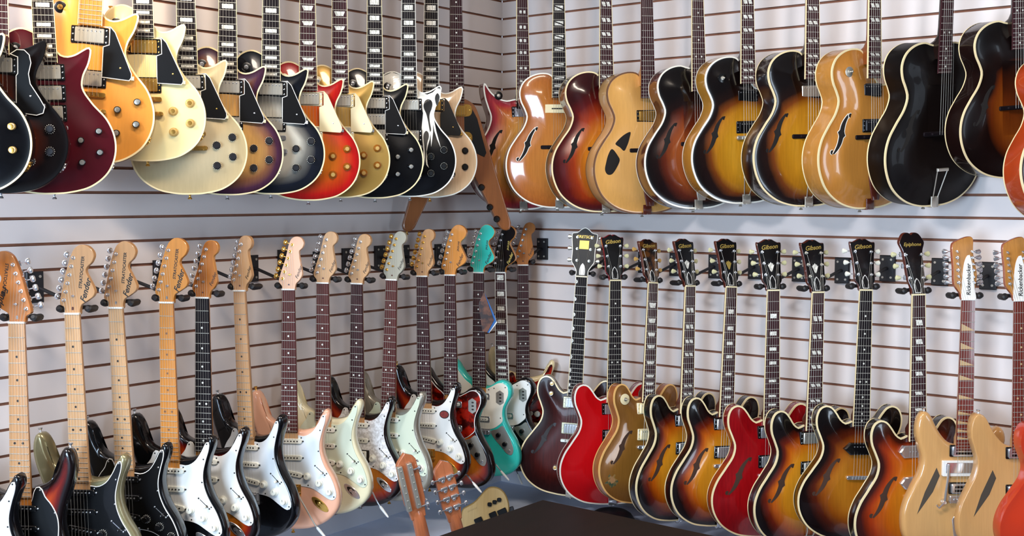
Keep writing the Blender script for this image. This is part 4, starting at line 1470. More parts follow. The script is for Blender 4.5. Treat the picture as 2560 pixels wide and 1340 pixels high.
# ---------------------------------------------------------------- upper row on the left wall
single_cut('UL0', 'black single-cutaway guitar with cream binding and gold knobs, cut off by the photo edge', BLK, BLK_S, guard=None, knob_=('speed', GOLDK, GOLD), metal=GOLD, covers=GOLD)
single_cut('UL1', 'dark tobacco sunburst guitar with a white-edged black pickguard and black ticked knobs', TOB, gloss('dark_tobacco_side', '#2c120c', .3), guard=BLACKP, guard_edge=WHITEP, guard_kind='round',
           knob_=('tick', OFFB, AGEDW), binding=None, board=ROSE, inlay='dot', from_fret=3)
single_cut('UL2', 'wine red single-cutaway guitar with three silver pickups and silver-capped black knobs', WINE, WINE_S, pickups=(480, 535, 588), knob_=('speed', BLACKP, SILVK))
single_cut('UL3', 'amber natural single-cutaway guitar with a maple fretboard and a black pickguard', NAT, NAT_S, board=MAPLEO, inlay='dot', from_fret=30, guard=BLACKP, guard_edge=WHITEP, metal=GOLD, covers=NICKEL,
           knob_=('speed', BLACKP, SILVK), neck_m=MAPLEO, tape=CREAMP)
single_cut('UL4', 'cream single-cutaway guitar with gold hardware, black pickguard and clear gold knobs', CREAM, CREAM_S, guard=BLACKP, guard_edge=WHITEP, metal=GOLD, covers=GOLD, knob_=('hat', GOLDK, GOLD), tape=CREAMP)
single_cut('UL5', 'aged champagne single-cutaway guitar with a black pickguard and blue-black ticked knobs', CHAMP, CHAMP_S, guard=BLACKP, guard_edge=WHITEP, metal=GOLD, covers=NICKEL, knob_=('tick', OFFB, AGEDW), tape=CREAMP)
single_cut('UL6', 'purple-brown sunburst single-cutaway guitar with a honey middle and black pickguard', PURP, PURP_S, guard=BLACKP, guard_edge=WHITEP, knob_=('tick', OFFB, AGEDW), tape=CREAMP)
single_cut('UL7', 'silver-grey burst single-cutaway guitar with blue-black rim and black pickguard', SILV, BLK_S, guard=BLACKP, guard_edge=WHITEP, knob_=('tick', OFFB, AGEDW), ell=(640, 180, 205), tape=WHITEP)
single_cut('UL8', 'cherry red sunburst single-cutaway guitar with cream pickguard and amber knobs', CHER, CHER_S, guard=CREAMP, rings=CREAMP, knob_=('hat', CLEARK, GOLDK), board=ROSE, inlay='trap', from_fret=3)
single_cut('UL9', 'gold-topped single-cutaway guitar with cream pickguard and amber knobs', GOLDT, GOLD_S, guard=CREAMP, rings=CREAMP, knob_=('hat', CLEARK, GOLDK), board=ROSE, inlay='trap', from_fret=3)
single_cut('UL10', 'glossy black single-cutaway guitar with three pickups and silver-capped knobs', BLK, BLK_S, guard=BLACKP, guard_edge=WHITEP, pickups=(480, 535, 588), knob_=('speed', BLACKP, SILVK), tape=CREAMP)
g_, B_ = single_cut('UL11', 'black single-cutaway guitar painted with white flames', BLK, BLK_S, binding=WHITEB, knob_=('tick', BLACKP, AGEDW), fb=WHITEB)
flat_shape(g_, B_, 'painted_flame', [(26, 424), (41, 437), (64, 443), (83, 435), (97, 421), (108, 421), (112, 443), (107, 465), (94, 486), (87, 511), (88, 533), (95, 570), (111, 630), (98, 600), (88, 570),
                                         (84, 545), (84, 575), (81, 600), (77, 627), (76, 600), (75, 580), (72, 600), (66, 622), (61, 644), (64, 687), (69, 701), (60, 690), (56, 660), (52, 690), (39, 723), (46, 680),
                                         (50, 640), (46, 600), (44, 558), (49, 508), (41, 477), (31, 456)], FLAMEW, .3)
flat_shape(g_, B_, 'painted_flame', [(-30, 375), (-60, 366), (-94, 381), (-111, 415), (-112, 440), (-90, 470), (-70, 440), (-55, 480), (-45, 445), (-30, 460)], FLAMEW, .3)
for pts in ([(67, 459), (78, 464), (82, 476), (79, 492), (72, 512), (72, 535), (77, 568), (74, 575), (66, 535), (60, 510), (52, 492), (51, 478), (57, 464)],
            [(100, 438), (107, 448), (105, 465), (98, 482), (93, 470), (91, 455), (94, 444)],
            [(60, 570), (67, 576), (69, 592), (63, 615), (60, 645), (57, 690), (55, 650), (52, 615), (50, 592), (53, 577)]):
    flat_shape(g_, B_, 'painted_teardrop', [tuple(q) for q in spline(pts, 40)], mat('matte_black_paint', '#060506', .4), .7)
single_cut('UL12', 'pale blonde single-cutaway guitar with black pickguard, hanging before the V-shaped one', PINKW, PINKW, binding=WHITEB, guard=BLACKP, knob_=('tick', BLACKP, BLACKP), metal=GOLD, covers=GOLD, fb=WHITEB)

# the V-shaped guitar in the corner
g = new_guitar('UL13', 'electric_guitar', 'brown V-shaped guitar hanging in the corner between the two walls', 'guitar', G_UL)
B = Body(g, 'vee', KORINA, KORINA)
neck(g, B, KORINA, ROSE, 'dot', PEARL, None)
headstock(g, B, 'open_book', KORINA, KORINA, GOLD, GOLD, tune=False, hb=9)
for v in (482, 585):
    m = MB()
    m.prism(rrect(0, v, 118, 46, 20, 6), B.d0 - 2, B.d0 + 4, 1.2, 0)
    m.prism(rrect(0, v, 70, 37, 3), B.d0 + 3, B.d0 + 9, 1.5, 1)
    for s in (-1, 1):
        m.lathe(s * 50, v, [(2.2, B.d0 + 3.8), (2.2, B.d0 + 4.8), (1, B.d0 + 5)], 8, 1)
    m.build('pickup', [GOLD, GOLD], g, B.L)
plate_part(g, B, 'pickguard', [(28, 470), (60, 478), (78, 512), (112, 640), (104, 656), (70, 640), (30, 600)], BLACKP, .1, 2.2, .6)
for x, v in ((92, 770), (124, 845), (150, 890)):
    knob(g, B, x, v, 'hat', BLACKP, BLACKP)
inst('bridge', ('tom', GOLD.name), tom_mesh, [GOLD], g, B.L, 0, 628, B.surf(0, 628) - 3)
strap_pin(g, B, GOLD, -190, 932)
pose(g, 'UL13', 'vee', B.L)

# ---------------------------------------------------------------- upper row on the right wall
archtop('UR0', 'faded cherry guitar with pointed horns, half hidden behind the V-shaped one', HORN, HORN_S, 'horned', 'twin_dot', WHITEB, (478,), BLACKP, CHROME, sel=BLACKP, tail='frame', ell=None, bridge='tom')
archtop('UR1', 'orange natural archtop with white-rimmed f-hole and cream bar pickup', ORANGE, ORANGE_S, 'archtop_cut', 'slash', WHITEB, (476,), CREAMP, CREAMP, 'bar', board=EBONY, tail='plate', ell=None, rim=WHITEB)
archtop('UR2', 'cherry brown sunburst archtop beside the orange one, no pickup showing', ARCH_C, gloss('dark_cherry_side', '#3a0d0c', .3), 'archtop_cut', 'split', CREAMB, (), tail='plate', ell=(675, 205, 290))
archtop('UR3', 'blonde archtop with two teardrop sound holes instead of an f-hole', BLOND, BLOND_S, 'archtop_cut', 'dot', BROWNB, (500,), BLACKP, GOLD, neck_m=BLONDEN, tail='plate', tail_m=MAHOG, holes='cat', ell=None, fb=None, from_fret=30)
archtop('UR4', 'dark red-brown sunburst archtop without pickups, white binding, silver tail plate', ARCH_D, gloss('dark_red_side', '#5a2010', .4), 'archtop', 'dot', WHITEB, (), tail='plate', from_fret=5)
archtop('UR5', 'yellow sunburst archtop with two black pickups, amber sides and silver wire tailpiece', YELL, YELL_S, 'archtop_cut', 'split', WHITEB, (476, 590), BLACKP, BLACKP, sel=BLACKP, bridge='tom', tail='frame', tail_v=770)
archtop('UR6', 'amber sunburst archtop with one pickup and dark sides', YELL, SUN_S, 'archtop_cut', 'split', CREAMB, (474,), BLACKP, NICKEL, tail='frame', tail_v=790)
archtop('UR7', 'honey blonde archtop with two black pickups and a wavy dark tailpiece', BLOND2, BLOND2_S, 'archtop_cut', 'split', CREAMB, (472, 590), BLACKP, OFFB, neck_m=wood('red_brown_neck', '#8a4a22', .3), tail='plate', tail_m=MAHOG, sel=NICKEL, ell=None, rim=WHITEB)
archtop('UR8', 'aged black archtop with cream binding and a trapeze tailpiece, whole body showing', BLKARCH, BLKARCH, 'archtop', 'dot', CREAMB, (), tail='frame', ell=None, fb=None, from_fret=12)
archtop('UR9', 'small dark sunburst archtop with brown middle and dark wooden bridge, higher than its neighbours', SMALLD, SUN_S, 'archtop', 'dot', CREAMB, (), tail='frame', ell=(640, 205, 290), fb=None, from_fret=5)
archtop('UR10', 'dark archtop with orange-red sides, cut off at the end of the upper row', burst('dark_cherry_top', [(0, '#2a0c0c'), (110, '#6a1c10')]), gloss('orange_red_side', '#b5431c', .3), 'archtop', 'dot', CREAMB, (), ell=None)

# ---------------------------------------------------------------- lower row on the left wall
bolt_on('LL0', 'black double-cutaway guitar with white pickguard, only its horn showing at the photo edge', BLK, BLK_S, ICEW)
bolt_on('LL1', 'sunburst left-handed guitar with its headstock hook turned the other way', THREE, THREE_S, BLACKP, MAPLED, MAPLE, BLACKINK, 'big_hook', MAPLED, guard_edge=WHITEP, plast=BLACKP, lefty=True, plug=True, knobs=('tick', BLACKP, AGEDW))
bolt_on('LL2', 'pewter grey guitar with white-edged black pickguard and maple neck', PEWT, PEWT, BLACKP, MAPLE, MAPLEP, BLACKINK, 'big_hook', MAPLE, guard_edge=WHITEP, plast=BLACKP, knobs=('tick', BLACKP, AGEDW))
bolt_on('LL3', 'black guitar with white-edged black pickguard and pale yellow maple neck', BLK, BLK_S, BLACKP, MAPLE, MAPLEP, BLACKINK, 'big_hook', MAPLE, guard_edge=WHITEP, plast=BLACKP, plug=True, knobs=('tick', BLACKP, AGEDW))
bolt_on('LL4', 'black guitar with white pickguard and deep amber maple neck, large hooked headstock', BLK, BLK_S, WHITEP, MAPLEO, MAPLEO, mat('brown_dot', '#7a5436', .5), 'big_hook', MAPLEO, plug=True)
bolt_on('LL5', 'sunburst guitar with white pickguard and the first dark fretboard of the row', THREE, THREE_S, WHITEP, MAPLEO, EBONY, PEARL, 'small_hook', MAPLED)
bolt_on('LL6', 'black guitar with white pickguard and output socket in it, light maple neck', BLK, BLK_S, ICEW, MAPLE, MAPLE, BLACKINK, 'small_hook', MAPLE, jack=False)
bolt_on('LL7', 'shell pink guitar with gold bridge and tremolo arm', PINK, PINK, ICEW, MAPLEP, ROSER, PEARL, 'small_hook', mat('pinkish_maple', '#e3b08a', .3, 0, .3), metal=GOLD, whammy=(WHITEP, NICKEL))
bolt_on('LL8', 'aged white guitar with mint pickguard beside the pink one', OLYM, OLYM, MINT, MAPLEP, ROSER, PEARL, 'small_hook', MAPLEP)
bolt_on('LL9', 'sunburst guitar with a shimmering white pearl pickguard', THREE, THREE_S, PEARLW, MAPLE, ROSE, PEARL, 'small_hook', MAPLEP, bridge_hum=True, whammy=(WHITEP, CHROME))
bolt_on('LL10', 'silver-grey guitar with mint pickguard and matching grey headstock', INCA, INCA, MINT, MAPLE, ROSER, PEARL, 'small_hook', mat('grey_painted_head', '#a5a292', .35, 0, .3), metal=GOLD)
bolt_on('LL11', 'sunburst guitar with gold hardware and a round dark sticker on its white pickguard', THREE, THREE_S, WHITEP, MAPLE, ROSE, PEARL, 'small_hook', MAPLE, metal=GOLD, sticker=True)
offset_guitar('LL12', 'sunburst offset-waist guitar with red tortoise pickguard', THREE, THREE_S, TORT, WHITEP, MAPLEO, whammy=True)
offset_guitar('LL13', 'turquoise offset-waist guitar with ivory pickguard and matching headstock', TURQ, TURQ, IVORYP, None, TURQ, inlay='dot', whammy=True)
offset_guitar('LL14', 'black offset-waist guitar with white pickguard and pearl block inlays', BLK, BLK_S, WHITEP, None, BLK, inlay='block', binding_fb=WHITEB, ink=GOLDINK, from_fret=1, whammy=True, arm=True)
bolt_on('LL15', 'ivory guitar with red tortoise pickguard, hidden in the corner behind the black one', IVORY, IVORY, TORT, MAPLED, ROSE, PEARL, 'small_hook', MAPLED, guard_edge=None, logo='small')

# ---------------------------------------------------------------- lower row on the right wall
SILR = mat('silver_pickup_ring', '#b4ad90', .35, .7)
g_, B_ = semi_hollow('LR0', 'dark walnut red guitar with bell-topped headstock carrying a gold plate', WALN, gloss('walnut_side', '#2e100e', .3), 'thumb', CREAMB, SILR, CHROME, True, head='crown', logo='GRETSCH', button=NICKEL,
                     board=EBONY, cover_rod=True, rod=(WHITEP, WHITEP), metal=NICKEL, ell=None, holes_m=mat('dark_painted_hole', '#160707', .4), from_fret=1)
for v in (415, 452):
    knob(g_, B_, -92, v, 'speed', NICKEL, GOLDK)
knob(g_, B_, -60, 735, 'speed', NICKEL, GOLDK)
semi_hollow('LR1', 'bright red guitar with plain top and pale binding, no f-hole', RED, RED_S, 'dot', WHITEB, BLACKP, CHROME, False, wood_m=RED_S, ell=None, board=EBONY)
g_, B_ = semi_hollow('LR2', 'bronze gold guitar with a worn patch and cream pickups', BRASS, BRASS_S, 'trap', mat('orange_cream_binding', '#e8b46c', .35, 0, .3), CREAMP, CREAMP, True, head_face=TORTH, button=AMBERB, wood_m=MAHOG, ell=None)
m = MB()
m.lathe(0, 0, [(21, 0), (21, 1.8), (19, 2.2)], 22, 0)
m.lathe(0, 0, [(7, 2), (7, 5), (2.6, 5.5), (2.2, 15), (3, 18), (2, 19)], 12, 1)
at_root(m.build('pickup_selector', [CREAMP, NICKEL], g_, 0), g_, B_.L, -104, 446, B_.surf(-104, 446) + .6)
pts = [(-150 + (20 + 7 * math.sin(3.1 * t) + 5 * math.sin(7 * t + 1)) * math.cos(t), 752 + (26 + 6 * math.sin(2.3 * t) + 5 * math.sin(5 * t)) * math.sin(t)) for t in (2 * math.pi * i / 40 for i in range(40))]
flat_shape(g_, B_, 'worn_patch', pts, speckle('green_worn_lacquer', '#3c4a34', '#8a6a34', 70., .6, 0, 0), .25)
flat_shape(g_, B_, 'worn_patch', [(-150 + (x + 150) * .55, 748 + (v - 752) * .6) for x, v in pts], mat('bare_wood_patch', '#a87a4c', .7, 0, 0, .3, 30.), .4)
semi_hollow('LR3', 'sunburst guitar with split inlays, between the bronze one and another sunburst', SUN, SUN_S, 'split', button=PEARLB, crown=PEARL)
semi_hollow('LR4', 'sunburst guitar with block inlays beside the deep cherry one', SUN, SUN_S, 'small_block', button=PEARLB, crown=GOLDINK)
semi_hollow('LR5', 'deep cherry red guitar with f-hole and block inlays', RED2, RED_S, 'small_block', button=PEARLB, crown=PEARL, ell=None)
semi_hollow('LR6', 'sunburst guitar with split inlays beside the deep cherry one', SUN, SUN_S, 'split', button=PEARLB, crown=PEARL, metal=NICKEL, cover=NICKEL)
semi_hollow('LR7', 'brown sunburst guitar with one black dog-ear pickup and dot inlays', SUN_D, SUN_S, 'dot', pk='soap', pkv=(530,), ring=BLACKP, button=AGEDW, board=EBONY, guard=BLACKP)
semi_hollow('LR8', 'reddish sunburst guitar with a tall winged headstock', SUN_R, SUN_S, 'para', ring=CHROME, cover=CHROME, pk='p90', pkv=(488, 585), head='tall_wing', logo='Epiphone', button=PEARLB, ell=(650, 215, 300))


def crescent_guitar(key, label, rounding, board, inlay, lever, head_logo=True):
    g = new_guitar(key, 'semi_hollow_guitar', label, 'guitar', G_LR)
    B = Body(g, 'crescent', MAPGLO, MAPGLO_S, rounding=rounding)
    L, d = B.L, B.d0
    neck(g, B, MAPLEP, board, inlay, mat('triangle_inlay', '#c9a878', .4), None, from_fret=3, w0=42, w1=53)
    ho, f = headstock(g, B, 'wave', wood('striped_head', '#c08440', .3, .25, .5), wood('red_brown_head_wing', '#a5542a', .3), CHROME, CHROME, hb=9, twelve=True)
    m = MB()
    pl = [(x, v * .88) for x, v in ((-20, -1), (22, -1), (21, -40), (19, -100), (14, -145), (10, -162), (4, -160), (-6, -140), (-14, -100), (-19, -50))]
    pl = [tuple(q) for q in spline(pl, 40)]
    m.loops([[(x, v, f(v) - .2) for x, v in pl], [(x, v, f(v) + 2) for x, v in pl]])
    cv = m.build('truss_rod_cover', WHITEP, ho, L)
    text('Rickenbacker', 18.5, cv, L, 3, -65, f(-65) + 2.3, BLACKINK, -87, .1, .3, -TILT['wave'])
    for v in (480, 600):
        m = MB()
        m.prism(rrect(0, v, 84, 38, 3), d - 1, d + 4, .8, 1)
        m.prism(rrect(0, v, 74, 32, 6, 4), d + 3, d + 13, 3, 0)
        for k in (-1, 1):
            m.box(-26, 26, v + k * 6 - 3.5, v + k * 6 + 3.5, d + 12, d + 13.4, .4, 1)
        m.build('pickup', [CHROME, BLACKP], g, L)
    m = MB()
    m.prism(rrect(0, 634, 84, 24, 4), d, d + 13, 2)
    for i in range(6):
        m.lathe(-26 + 10.4 * i, 634, [(4, d + 12), (4, d + 15), (2, d + 16)], 10)
    m.build('bridge', CHROME, g, L)
    m = MB()
    m.prism([(-24, 690), (24, 690), (30, 700), (12, 830), (-12, 830), (-30, 700)], d + 3, d + 7, 1)
    m.box(-12, 12, 828, 833, d - 25, d + 7, .8)
    m.build('tailpiece', CHROME, g, L)
    flat_shape(g, B, 'slash_sound_hole', [(-82, 534), (-71, 560), (-92, 612), (-142, 684), (-118, 612)], mat('grey_cavity', '#4a4238', .9), .3)
    if lever:
        m = MB()
        m.prism(rrect(0, 535, 132, 50, 3), d, d + 10, 1, 0)
        m.prism(rrect(0, 533, 112, 34, 3), d + 9, d + 12, 1, 1)
        m.build('pickup_surround', [WHITEP, CHROME], g, L)
        m = MB()
        m.tube([(-48, 522, d + 14), (-52, 560, d + 18), (-60, 640, d + 16)], 4, 8)
        m.lathe(-60, 642, [(8, d + 2), (8, d + 12), (5, d + 20)], 12)
        m.tube([(-60, 642, d + 16), (-78, 660, d + 16), (-86, 650, d + 16)], 3, 6)
        m.build('tremolo_arm', CHROME, g, L)
    strap_pin(g, B, CHROME)
    i = int(np.argmin(np.where(B.o[:, 0] < 0, B.o[:, 1], 9e9)))
    inst('strap_button', ('pin', CHROME.name), pin_mesh, [CHROME], g, L, B.o[i, 0], B.o[i, 1] + 2, d - 20, math.pi)
    pose(g, key, 'crescent', L)


crescent_guitar('LR9', 'round-edged natural maple twelve-string guitar with triangle inlays and chrome tremolo arm', 13, PADAUK, 'triangle', True)
crescent_guitar('LR10', 'flat-topped natural maple guitar with dot inlays and slash sound hole', 3, PADAUK, 'dot', False)
semi_hollow('LR11', 'orange-red guitar whose rim alone shows at the end of the lower row', FIESTA, FIESTA, 'dot', None, fholes=False, ell=None)


# ---------------------------------------------------------------- wall hangers
def hanger(key, what):
    p, X, U, n = frame_of(key)
    left = key[1] == 'L' and key != 'LL15'
    s = OWN_SCALE.get(key, 1.)
    yk = p + U * (.012 * s) - n * .014         # where the neck sits in the yoke
    wn = Vector((0, -1, 0)) if left else Vector((-1, 0, 0))
    along = Vector((1, 0, 0)) if left else Vector((0, -1, 0))
    root = bpy.data.objects.new('guitar_hanger', None)
    COL.objects.link(root)
    pc = Vector((yk.x, 0, yk.z + .05)) if left else Vector((0, yk.y, yk.z + .05))
    root.location = pc
    set_props(root, 'black wall hanger holding the ' + what, 'hanger', 'black guitar hangers along the walls')
    loc = lambda q: tuple((Vector(q) - pc))
    m = MB()
    up = Vector((0, 0, 1))
    c = [pc + along * a * .026 + up * b * .044 for a, b in ((-1, -1), (1, -1), (1, 1), (-1, 1))]
    ci = [pc + along * a * .023 + up * b * .041 for a, b in ((-1, -1), (1, -1), (1, 1), (-1, 1))]
    m.loops([[loc(q + wn * .0003) for q in c], [loc(q + wn * .009) for q in c], [loc(q + wn * .012) for q in ci]])
    pl = m.build('mounting_plate', BMETAL, root, raw=True, smooth=30)
    for a, b in ((-1, 1), (1, 1), (-1, -1), (1, -1)):
        m = MB()
        q = pc + along * a * .014 + up * b * .03
        m.loops([[loc(q + wn * dd + along * .004 * math.cos(t) + up * .004 * math.sin(t)) for t in (2 * math.pi * i / 8 for i in range(8))] for dd in (.0118, .0138)])
        m.build('screw', STEEL, pl, raw=True)
    m = MB()
    back = yk - n * .050
    m.tube([loc(pc + wn * .010), loc(pc + wn * .03), loc(back + (pc - back).normalized() * .03), loc(back)], .0055, 8)
    m.build('arm', BMETAL, root, raw=True)
    m = MB()
    m.tube([loc(back - X * .038), loc(back - X * .022 - n * .004), loc(back + X * .022 - n * .004), loc(back + X * .038)], .006, 8)
    yo = m.build('yoke', BMETAL, root, raw=True)
    for k in (-1, 1):
        m = MB()
        a = back + X * k * .037
        m.tube([loc(a), loc(a + n * .012 + X * k * .003), loc(a + n * .044 + X * k * .004), loc(a + n * .052 + X * k * .004 + U * .004), loc(a + n * .056 + X * k * .004 + U * .006)], [.007, .0095, .0095, .010, .005], 10)
        m.build('padded_prong', RUBBER, yo, raw=True)
    return root


for key, what in (('LL1', 'left-handed sunburst guitar'), ('LL2', 'pewter grey guitar'), ('LL3', 'black guitar with black pickguard'), ('LL4', 'black guitar with amber neck'),
                  ('LL5', 'first dark-fretboard sunburst guitar'), ('LL6', 'black guitar with light maple neck'), ('LL7', 'shell pink guitar'), ('LL8', 'aged white guitar'), ('LL9', 'pearl pickguard guitar'),
                  ('LL10', 'silver-grey guitar'), ('LL11', 'sunburst guitar with the sticker'), ('LL12', 'tortoise pickguard offset guitar'), ('LL13', 'turquoise guitar'), ('LL14', 'black offset guitar'),
                  ('LL15', 'ivory guitar in the corner'), ('LR0', 'dark walnut guitar'), ('LR1', 'bright red guitar'), ('LR2', 'bronze gold guitar'), ('LR3', 'split-inlay sunburst next to bronze'),
                  ('LR4', 'block-inlay sunburst guitar'), ('LR5', 'deep cherry guitar'), ('LR6', 'split-inlay sunburst next to cherry'), ('LR7', 'brown sunburst with dog-ear pickup'), ('LR8', 'winged-headstock guitar'),
                  ('LR9', 'twelve-string natural guitar'), ('LR10', 'flat-topped natural guitar')):
    hanger(key, what)

# ---------------------------------------------------------------- hang tag on the turquoise guitar's hanger
p, X, U, n = frame_of('LL13')
tp = p + U * .000 + X * .040 + n * .040
root = bpy.data.objects.new('hang_tag', None)
COL.objects.link(root)
root.location = tp + Vector((0, 0, -.21))
set_props(root, 'brown and blue folded tag hanging on a string beside the turquoise guitar', 'tag')
off = lambda q: tuple(Vector(q) - root.location)
m = MB()
m.tube([off(tp), off(tp + Vector((0, 0, -.07)))], .0008, 4)
m.build('string', BLACKINK, root, raw=True, smooth=0)
brown = speckle('printed_brown_card', '#2c1712', '#6e4028', 30., .4)
blue = mat('blue_card', '#1d5fa5', .4, 0, .2)
rt, nn_ = Vector((.62, -.785, 0)), Vector((-.78, -.62, 0))
t0 = tp + Vector((0, 0, -.068))
for nm, m_, shift, pts in (('front_cover', brown, 0., [(0, 0), (.030, -.085), (.038, -.108), (.012, -.155), (-.006, -.150), (-.021, -.045)]),
                           ('inner_leaf', blue, .004, [(.003, -.004), (.040, -.090), (.047, -.112), (.018, -.157), (.010, -.155), (.022, -.080)]),
                           ('back_cover', WHITEP, .007, [(.004, -.008), (.046, -.104), (.050, -.118), (.020, -.158), (.014, -.155), (.036, -.11)])):
    m = MB()
    l = [[off(t0 + rt * a + Vector((0, 0, b)) - nn_ * (shift + e)) for a, b in pts] for e in (0, .0014)]
    m.loops(l)
    m.build(nm, m_, root, raw=True, smooth=0)

# ---------------------------------------------------------------- dark display table
TABW = mat('dark_stained_top', '#1c0e0a', .6, 0, .0, .45, 5., (1, 6, 1), .3)
TZ = -.95
root = bpy.data.objects.new('display_table', None)
COL.objects.link(root)
root.location = (-1.5, -1.6, FLOOR_Z)
set_props(root, 'dark stained wooden table with worn top standing before the corner', 'table')


def wbox(name, lo, hi, m_, parent, ch=.004):
    c = Vector(parent.location)
    m = MB()
    poly = [(lo[0], lo[1]), (hi[0], lo[1]), (hi[0], hi[1]), (lo[0], hi[1])]
    q = [(lo[0] + ch, lo[1] + ch), (hi[0] - ch, lo[1] + ch), (hi[0] - ch, hi[1] - ch), (lo[0] + ch, hi[1] - ch)]
    m.loops([[(x - c.x, y - c.y, lo[2] - c.z) for x, y in poly], [(x - c.x, y - c.y, hi[2] - ch - c.z) for x, y in poly], [(x - c.x, y - c.y, hi[2] - c.z) for x, y in q]])
    return m.build(name, m_, parent, raw=True, smooth=30)


wbox('table_top', (-2.25, -2.42, TZ - .035), (-.752, -.782, TZ), TABW, root)
for x in (-2.2, -.85):
    for y in (-2.36, -.88):
        wbox('leg', (x, y, FLOOR_Z), (x + .05, y + .05, TZ - .035), TABW, root)
wbox('apron', (-2.19, -.86, TZ - .12), (-.81, -.84, TZ - .035), TABW, root)
wbox('apron', (-.83, -2.35, TZ - .12), (-.81, -.86, TZ - .035), TABW, root)

# ---------------------------------------------------------------- two guitars seen from behind, between the ledge and the table
HEADW = wood('orange_mahogany', '#c4734a', .25, .25, .5)


def back_view_guitar(label, top, bot, twist, kind, group, s):
    """stands on the floor with its back to the room; top = tip of the headstock, bot = bottom of the body"""
    top, bot = Vector(top), Vector(bot)
    U = (top - bot).normalized()
    view = Vector((-.78, -.62, .06)).normalized()
    n = (Matrix.Rotation(R(twist), 3, U) @ (view - U * view.dot(U))).normalized()   # back of the guitar faces the room
    X = U.cross(n)
    root = bpy.data.objects.new('acoustic_guitar', None)
    COL.objects.link(root)
    set_props(root, label, 'guitar', group)
    L = (top - bot).length / s * 1000
    m4 = Matrix.Identity(4)
    for i in range(3):
        m4[i][0], m4[i][1], m4[i][2], m4[i][3] = X[i] * s, -n[i] * s, U[i] * s, bot[i]
    # local: v = distance down from the tip, d toward the room (back side of the guitar)
    hp = [(-26, 22), (0, 0), (26, 16), (34, 30), (36, 100), (36, 170), (28, 200), (25, 230), (-25, 230), (-28, 200), (-36, 170), (-36, 100), (-34, 34)]
    m = MB()
    if kind == 'slotted':
        m.prism(hp, -16, 0, 2.5)
    else:
        m.prism(hp, -16, 0, 2.5)
    ho = m.build('headstock', HEADW, root, L, 35)
    m = MB()
    lo_ = []
    for v, w, dep in ((205, 24, 0), (228, 22, 6), (260, 23, 9), (400, 25, 10), (505, 27, 13), (530, 29, 34)):
        ring = [(-w, v, -8)]
        for i in range(1, 8):
            a = math.pi * i / 8
            ring.append((-w * math.cos(a), v, -8 + (dep + 8) * math.sin(a)))
        ring.append((w, v, -8))
        lo_.append(ring)
    m.loops(lo_)
    m.build('neck', HEADW, root, L, 50)
    m = MB()
    w_ = L - 530
    body = [(0, 520), (60, 524), (108, 560), (118, 530 + w_ * .25), (98, 530 + w_ * .42), (118, 530 + w_ * .6), (150, 530 + w_ * .78), (110, L - 20), (0, L)]
    body = spline([(x * .52, v) for x, v in body] + [(-x * .52, v) for x, v in reversed(body) if x > 0 and v < L], 80)
    m.prism([tuple(q) for q in body], -45, 38, 6)
    m.build('body', HEADW, root, L, 40)
    if kind == 'slotted':
        for x in (-30, 4):
            m = MB()
            m.prism(rrect(x, 112, 16, 158, 2), .5, 15, 1.5)
            for i in range(6):
                m.lathe(x, 48 + i * 26, [(2.6, 14.5), (2.6, 16.5), (1, 17)], 8)
            m.build('tuner_rail', NICKEL, ho, L)
        for v in (60, 190):
            m = MB()
            m.tube([(14, v, 8), (30, v, 8)], 3, 8)
            m.loops([[(30 + k, v + 9 * math.cos(t) * q, 8 + 5 * math.sin(t) * q) for t in (2 * math.pi * i / 12 for i in range(12))] for k, q in ((0, .5), (3, 1), (9, 1), (12, .5))])
            m.build('tuning_peg', CHROME, ho, L)
        for v in (40, 75, 110, 145, 178, 212):
            m = MB()
            m.lathe(38, v, [(3.2, -8), (3.2, 2), (1.5, 3)], 8)
            m.build('string_post', CHROME, ho, L)
    else:
        for i, v in enumerate((62, 100, 138, 176)):
            for sx in (-1, 1):
                m = MB()
                m.prism(rrect(sx * 15, v, 26, 13, 4), .5, 9, 2)
                m.lathe(sx * 12, v + 9, [(7, .5), (7, 7), (4, 10)], 12)
                m.tube([(sx * 26, v, 6), (sx * 44, v - 1, 6)], 2.6, 8)
                m.loops([[(sx * (44 + k), v + 9 * math.cos(t) * q, 6 + 5 * math.sin(t) * q) for t in (2 * math.pi * j / 12 for j in range(12))] for k, q in ((0, .5), (3, 1), (9, 1), (12, .5))])
                m.build('tuning_peg', CHROME, ho, L)
    root.matrix_world = m4
    return root


back_view_guitar('guitar seen from behind with two long metal tuner rails on its orange headstock', (-1.175, -.55, -.752), (-.98, -.60, FLOOR_Z + .005), 26, 'slotted', 'guitars seen from behind', .98)
back_view_guitar('guitar seen from behind with separate chrome tuners on its orange headstock', (-1.000, -.55, -.808), (-.805, -.60, FLOOR_Z + .005), 20, 'single', 'guitars seen from behind', .95)

# ---------------------------------------------------------------- pale guitar body leaning upside down in the corner
root = bpy.data.objects.new('pale_guitar', None)
COL.objects.link(root)
set_props(root, 'pale wooden instrument body leaning on the ledge behind the dark table', 'guitar')
ctr = Vector((-.622, -.43, -1.066))
n = Vector((-.77, -.60, .20)).normalized()
X = Vector((0, 0, 1)).cross(n).normalized()
U = n.cross(X)
k = 1 / .725
base = ctr - U * .44
m4 = Matrix.Identity(4)
for i in range(3):
    m4[i][0], m4[i][1], m4[i][2], m4[i][3] = X[i], -n[i], U[i], base[i]
px2 = lambda x, y: ((x - 1215) * k, (y - 1265) * k)
pl = [px2(*q) for q in ((1235, 1212), (1250, 1216), (1263, 1227), (1272, 1245), (1276, 1264), (1274, 1285), (1262, 1330), (1268, 1400), (1240, 1480), (1180, 1490), (1130, 1440), (1125, 1380), (1140, 1330), (1148, 1290),
                       (1152, 1270), (1165, 1262), (1182, 1252), (1196, 1238), (1208, 1224), (1220, 1214))]
pl = [tuple(q) for q in spline(pl, 90)]
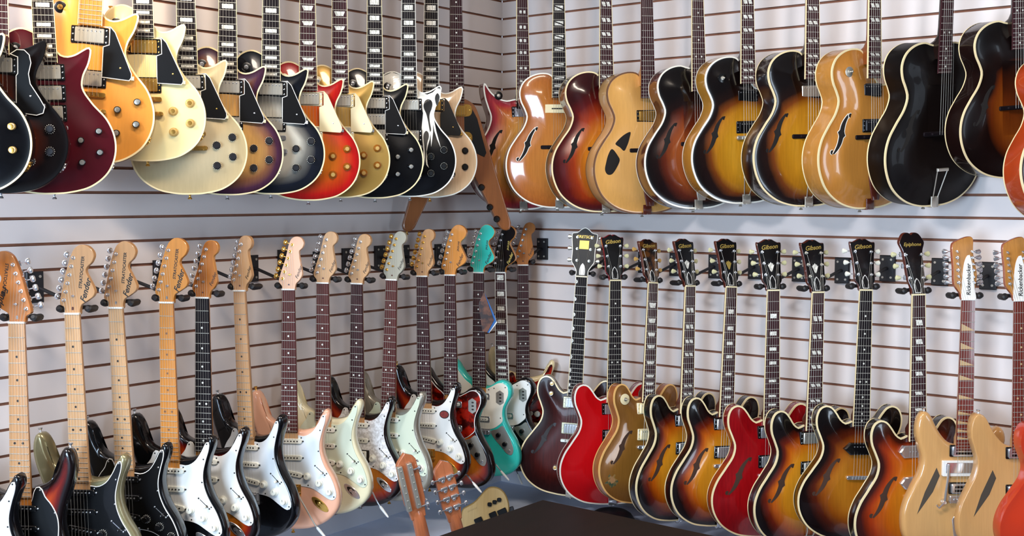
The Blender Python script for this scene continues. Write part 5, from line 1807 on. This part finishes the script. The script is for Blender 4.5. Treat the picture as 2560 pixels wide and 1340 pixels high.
m = MB()
m.prism(pl, -40, 0, 4, 1, 0)
for i, q in enumerate(m.m):
    pass
bd = m.build('body', [wood('pale_bare_wood', '#b39a66', .18, .4, .2), wood('pale_bare_wood_side', '#8d7647', .2, .4, .2)], root, 440, 40)
for q in ((1224, 1257), (1237, 1251), (1249, 1245)):
    m = MB()
    x, v = px2(*q)
    m.prism(rrect(x, v, 16, 14, 5), 0, 9, 2)
    m.build('knob', BLACKP, root, 440)
for q, w, h in (((1233, 1284), 27, 20), ((1257, 1276), 34, 20), ((1195, 1299), 30, 20)):
    m = MB()
    x, v = px2(*q)
    m.prism(rrect(x, v, w, h, 3, 4, -24), 0, 9, 2)
    m.build('pickup', BLACKP, root, 440)
m = MB()
x, v = px2(1283, 1268)
m.prism(rrect(x - 6, v + 4, 26, 16, 4, 4, -20), -30, -12, 2)
m.build('jack_plug', OFFB, root, 440)
m = MB()
for i in range(7):
    a, b = px2(1168 + i * 3.6, 1277 - i * 1.6)
    m.prism([(a - 2, b + 2), (a - 1, b - 4), (a + .4, b - 4), (a - .6, b + 2.4)], -.2, .25)
m.build('signature', mat('faded_ink', '#7a6a3c', .5), root, 440, 0)
root.matrix_world = m4

# ---------------------------------------------------------------- small round black bag on the ledge
root = bpy.data.objects.new('round_bag', None)
COL.objects.link(root)
root.location = (-.235, -.72, LEDGE_Z)
set_props(root, 'small domed black bag on the ledge under the bright red guitar', 'bag')
ring = lambda r, z: [(r * math.cos(t), r * math.sin(t), z) for t in (2 * math.pi * i / 36 for i in range(36))]
m = MB()
m.loops([ring(.060, .0), (ring(.078, .004)), ring(.085, .014), ring(.083, .026), ring(.074, .039), ring(.058, .049), ring(.034, .055), ring(.008, .057)])
m.build('body', mat('black_nylon', '#121118', .5, 0, 0, .3, 90.), root, raw=True, smooth=60)
m = MB()
m.tube([(.0855 * math.cos(t), .0855 * math.sin(t), .018) for t in (2 * math.pi * i / 40 for i in range(41))], .0022, 6)
m.build('zipper', BLACKP, root, raw=True)
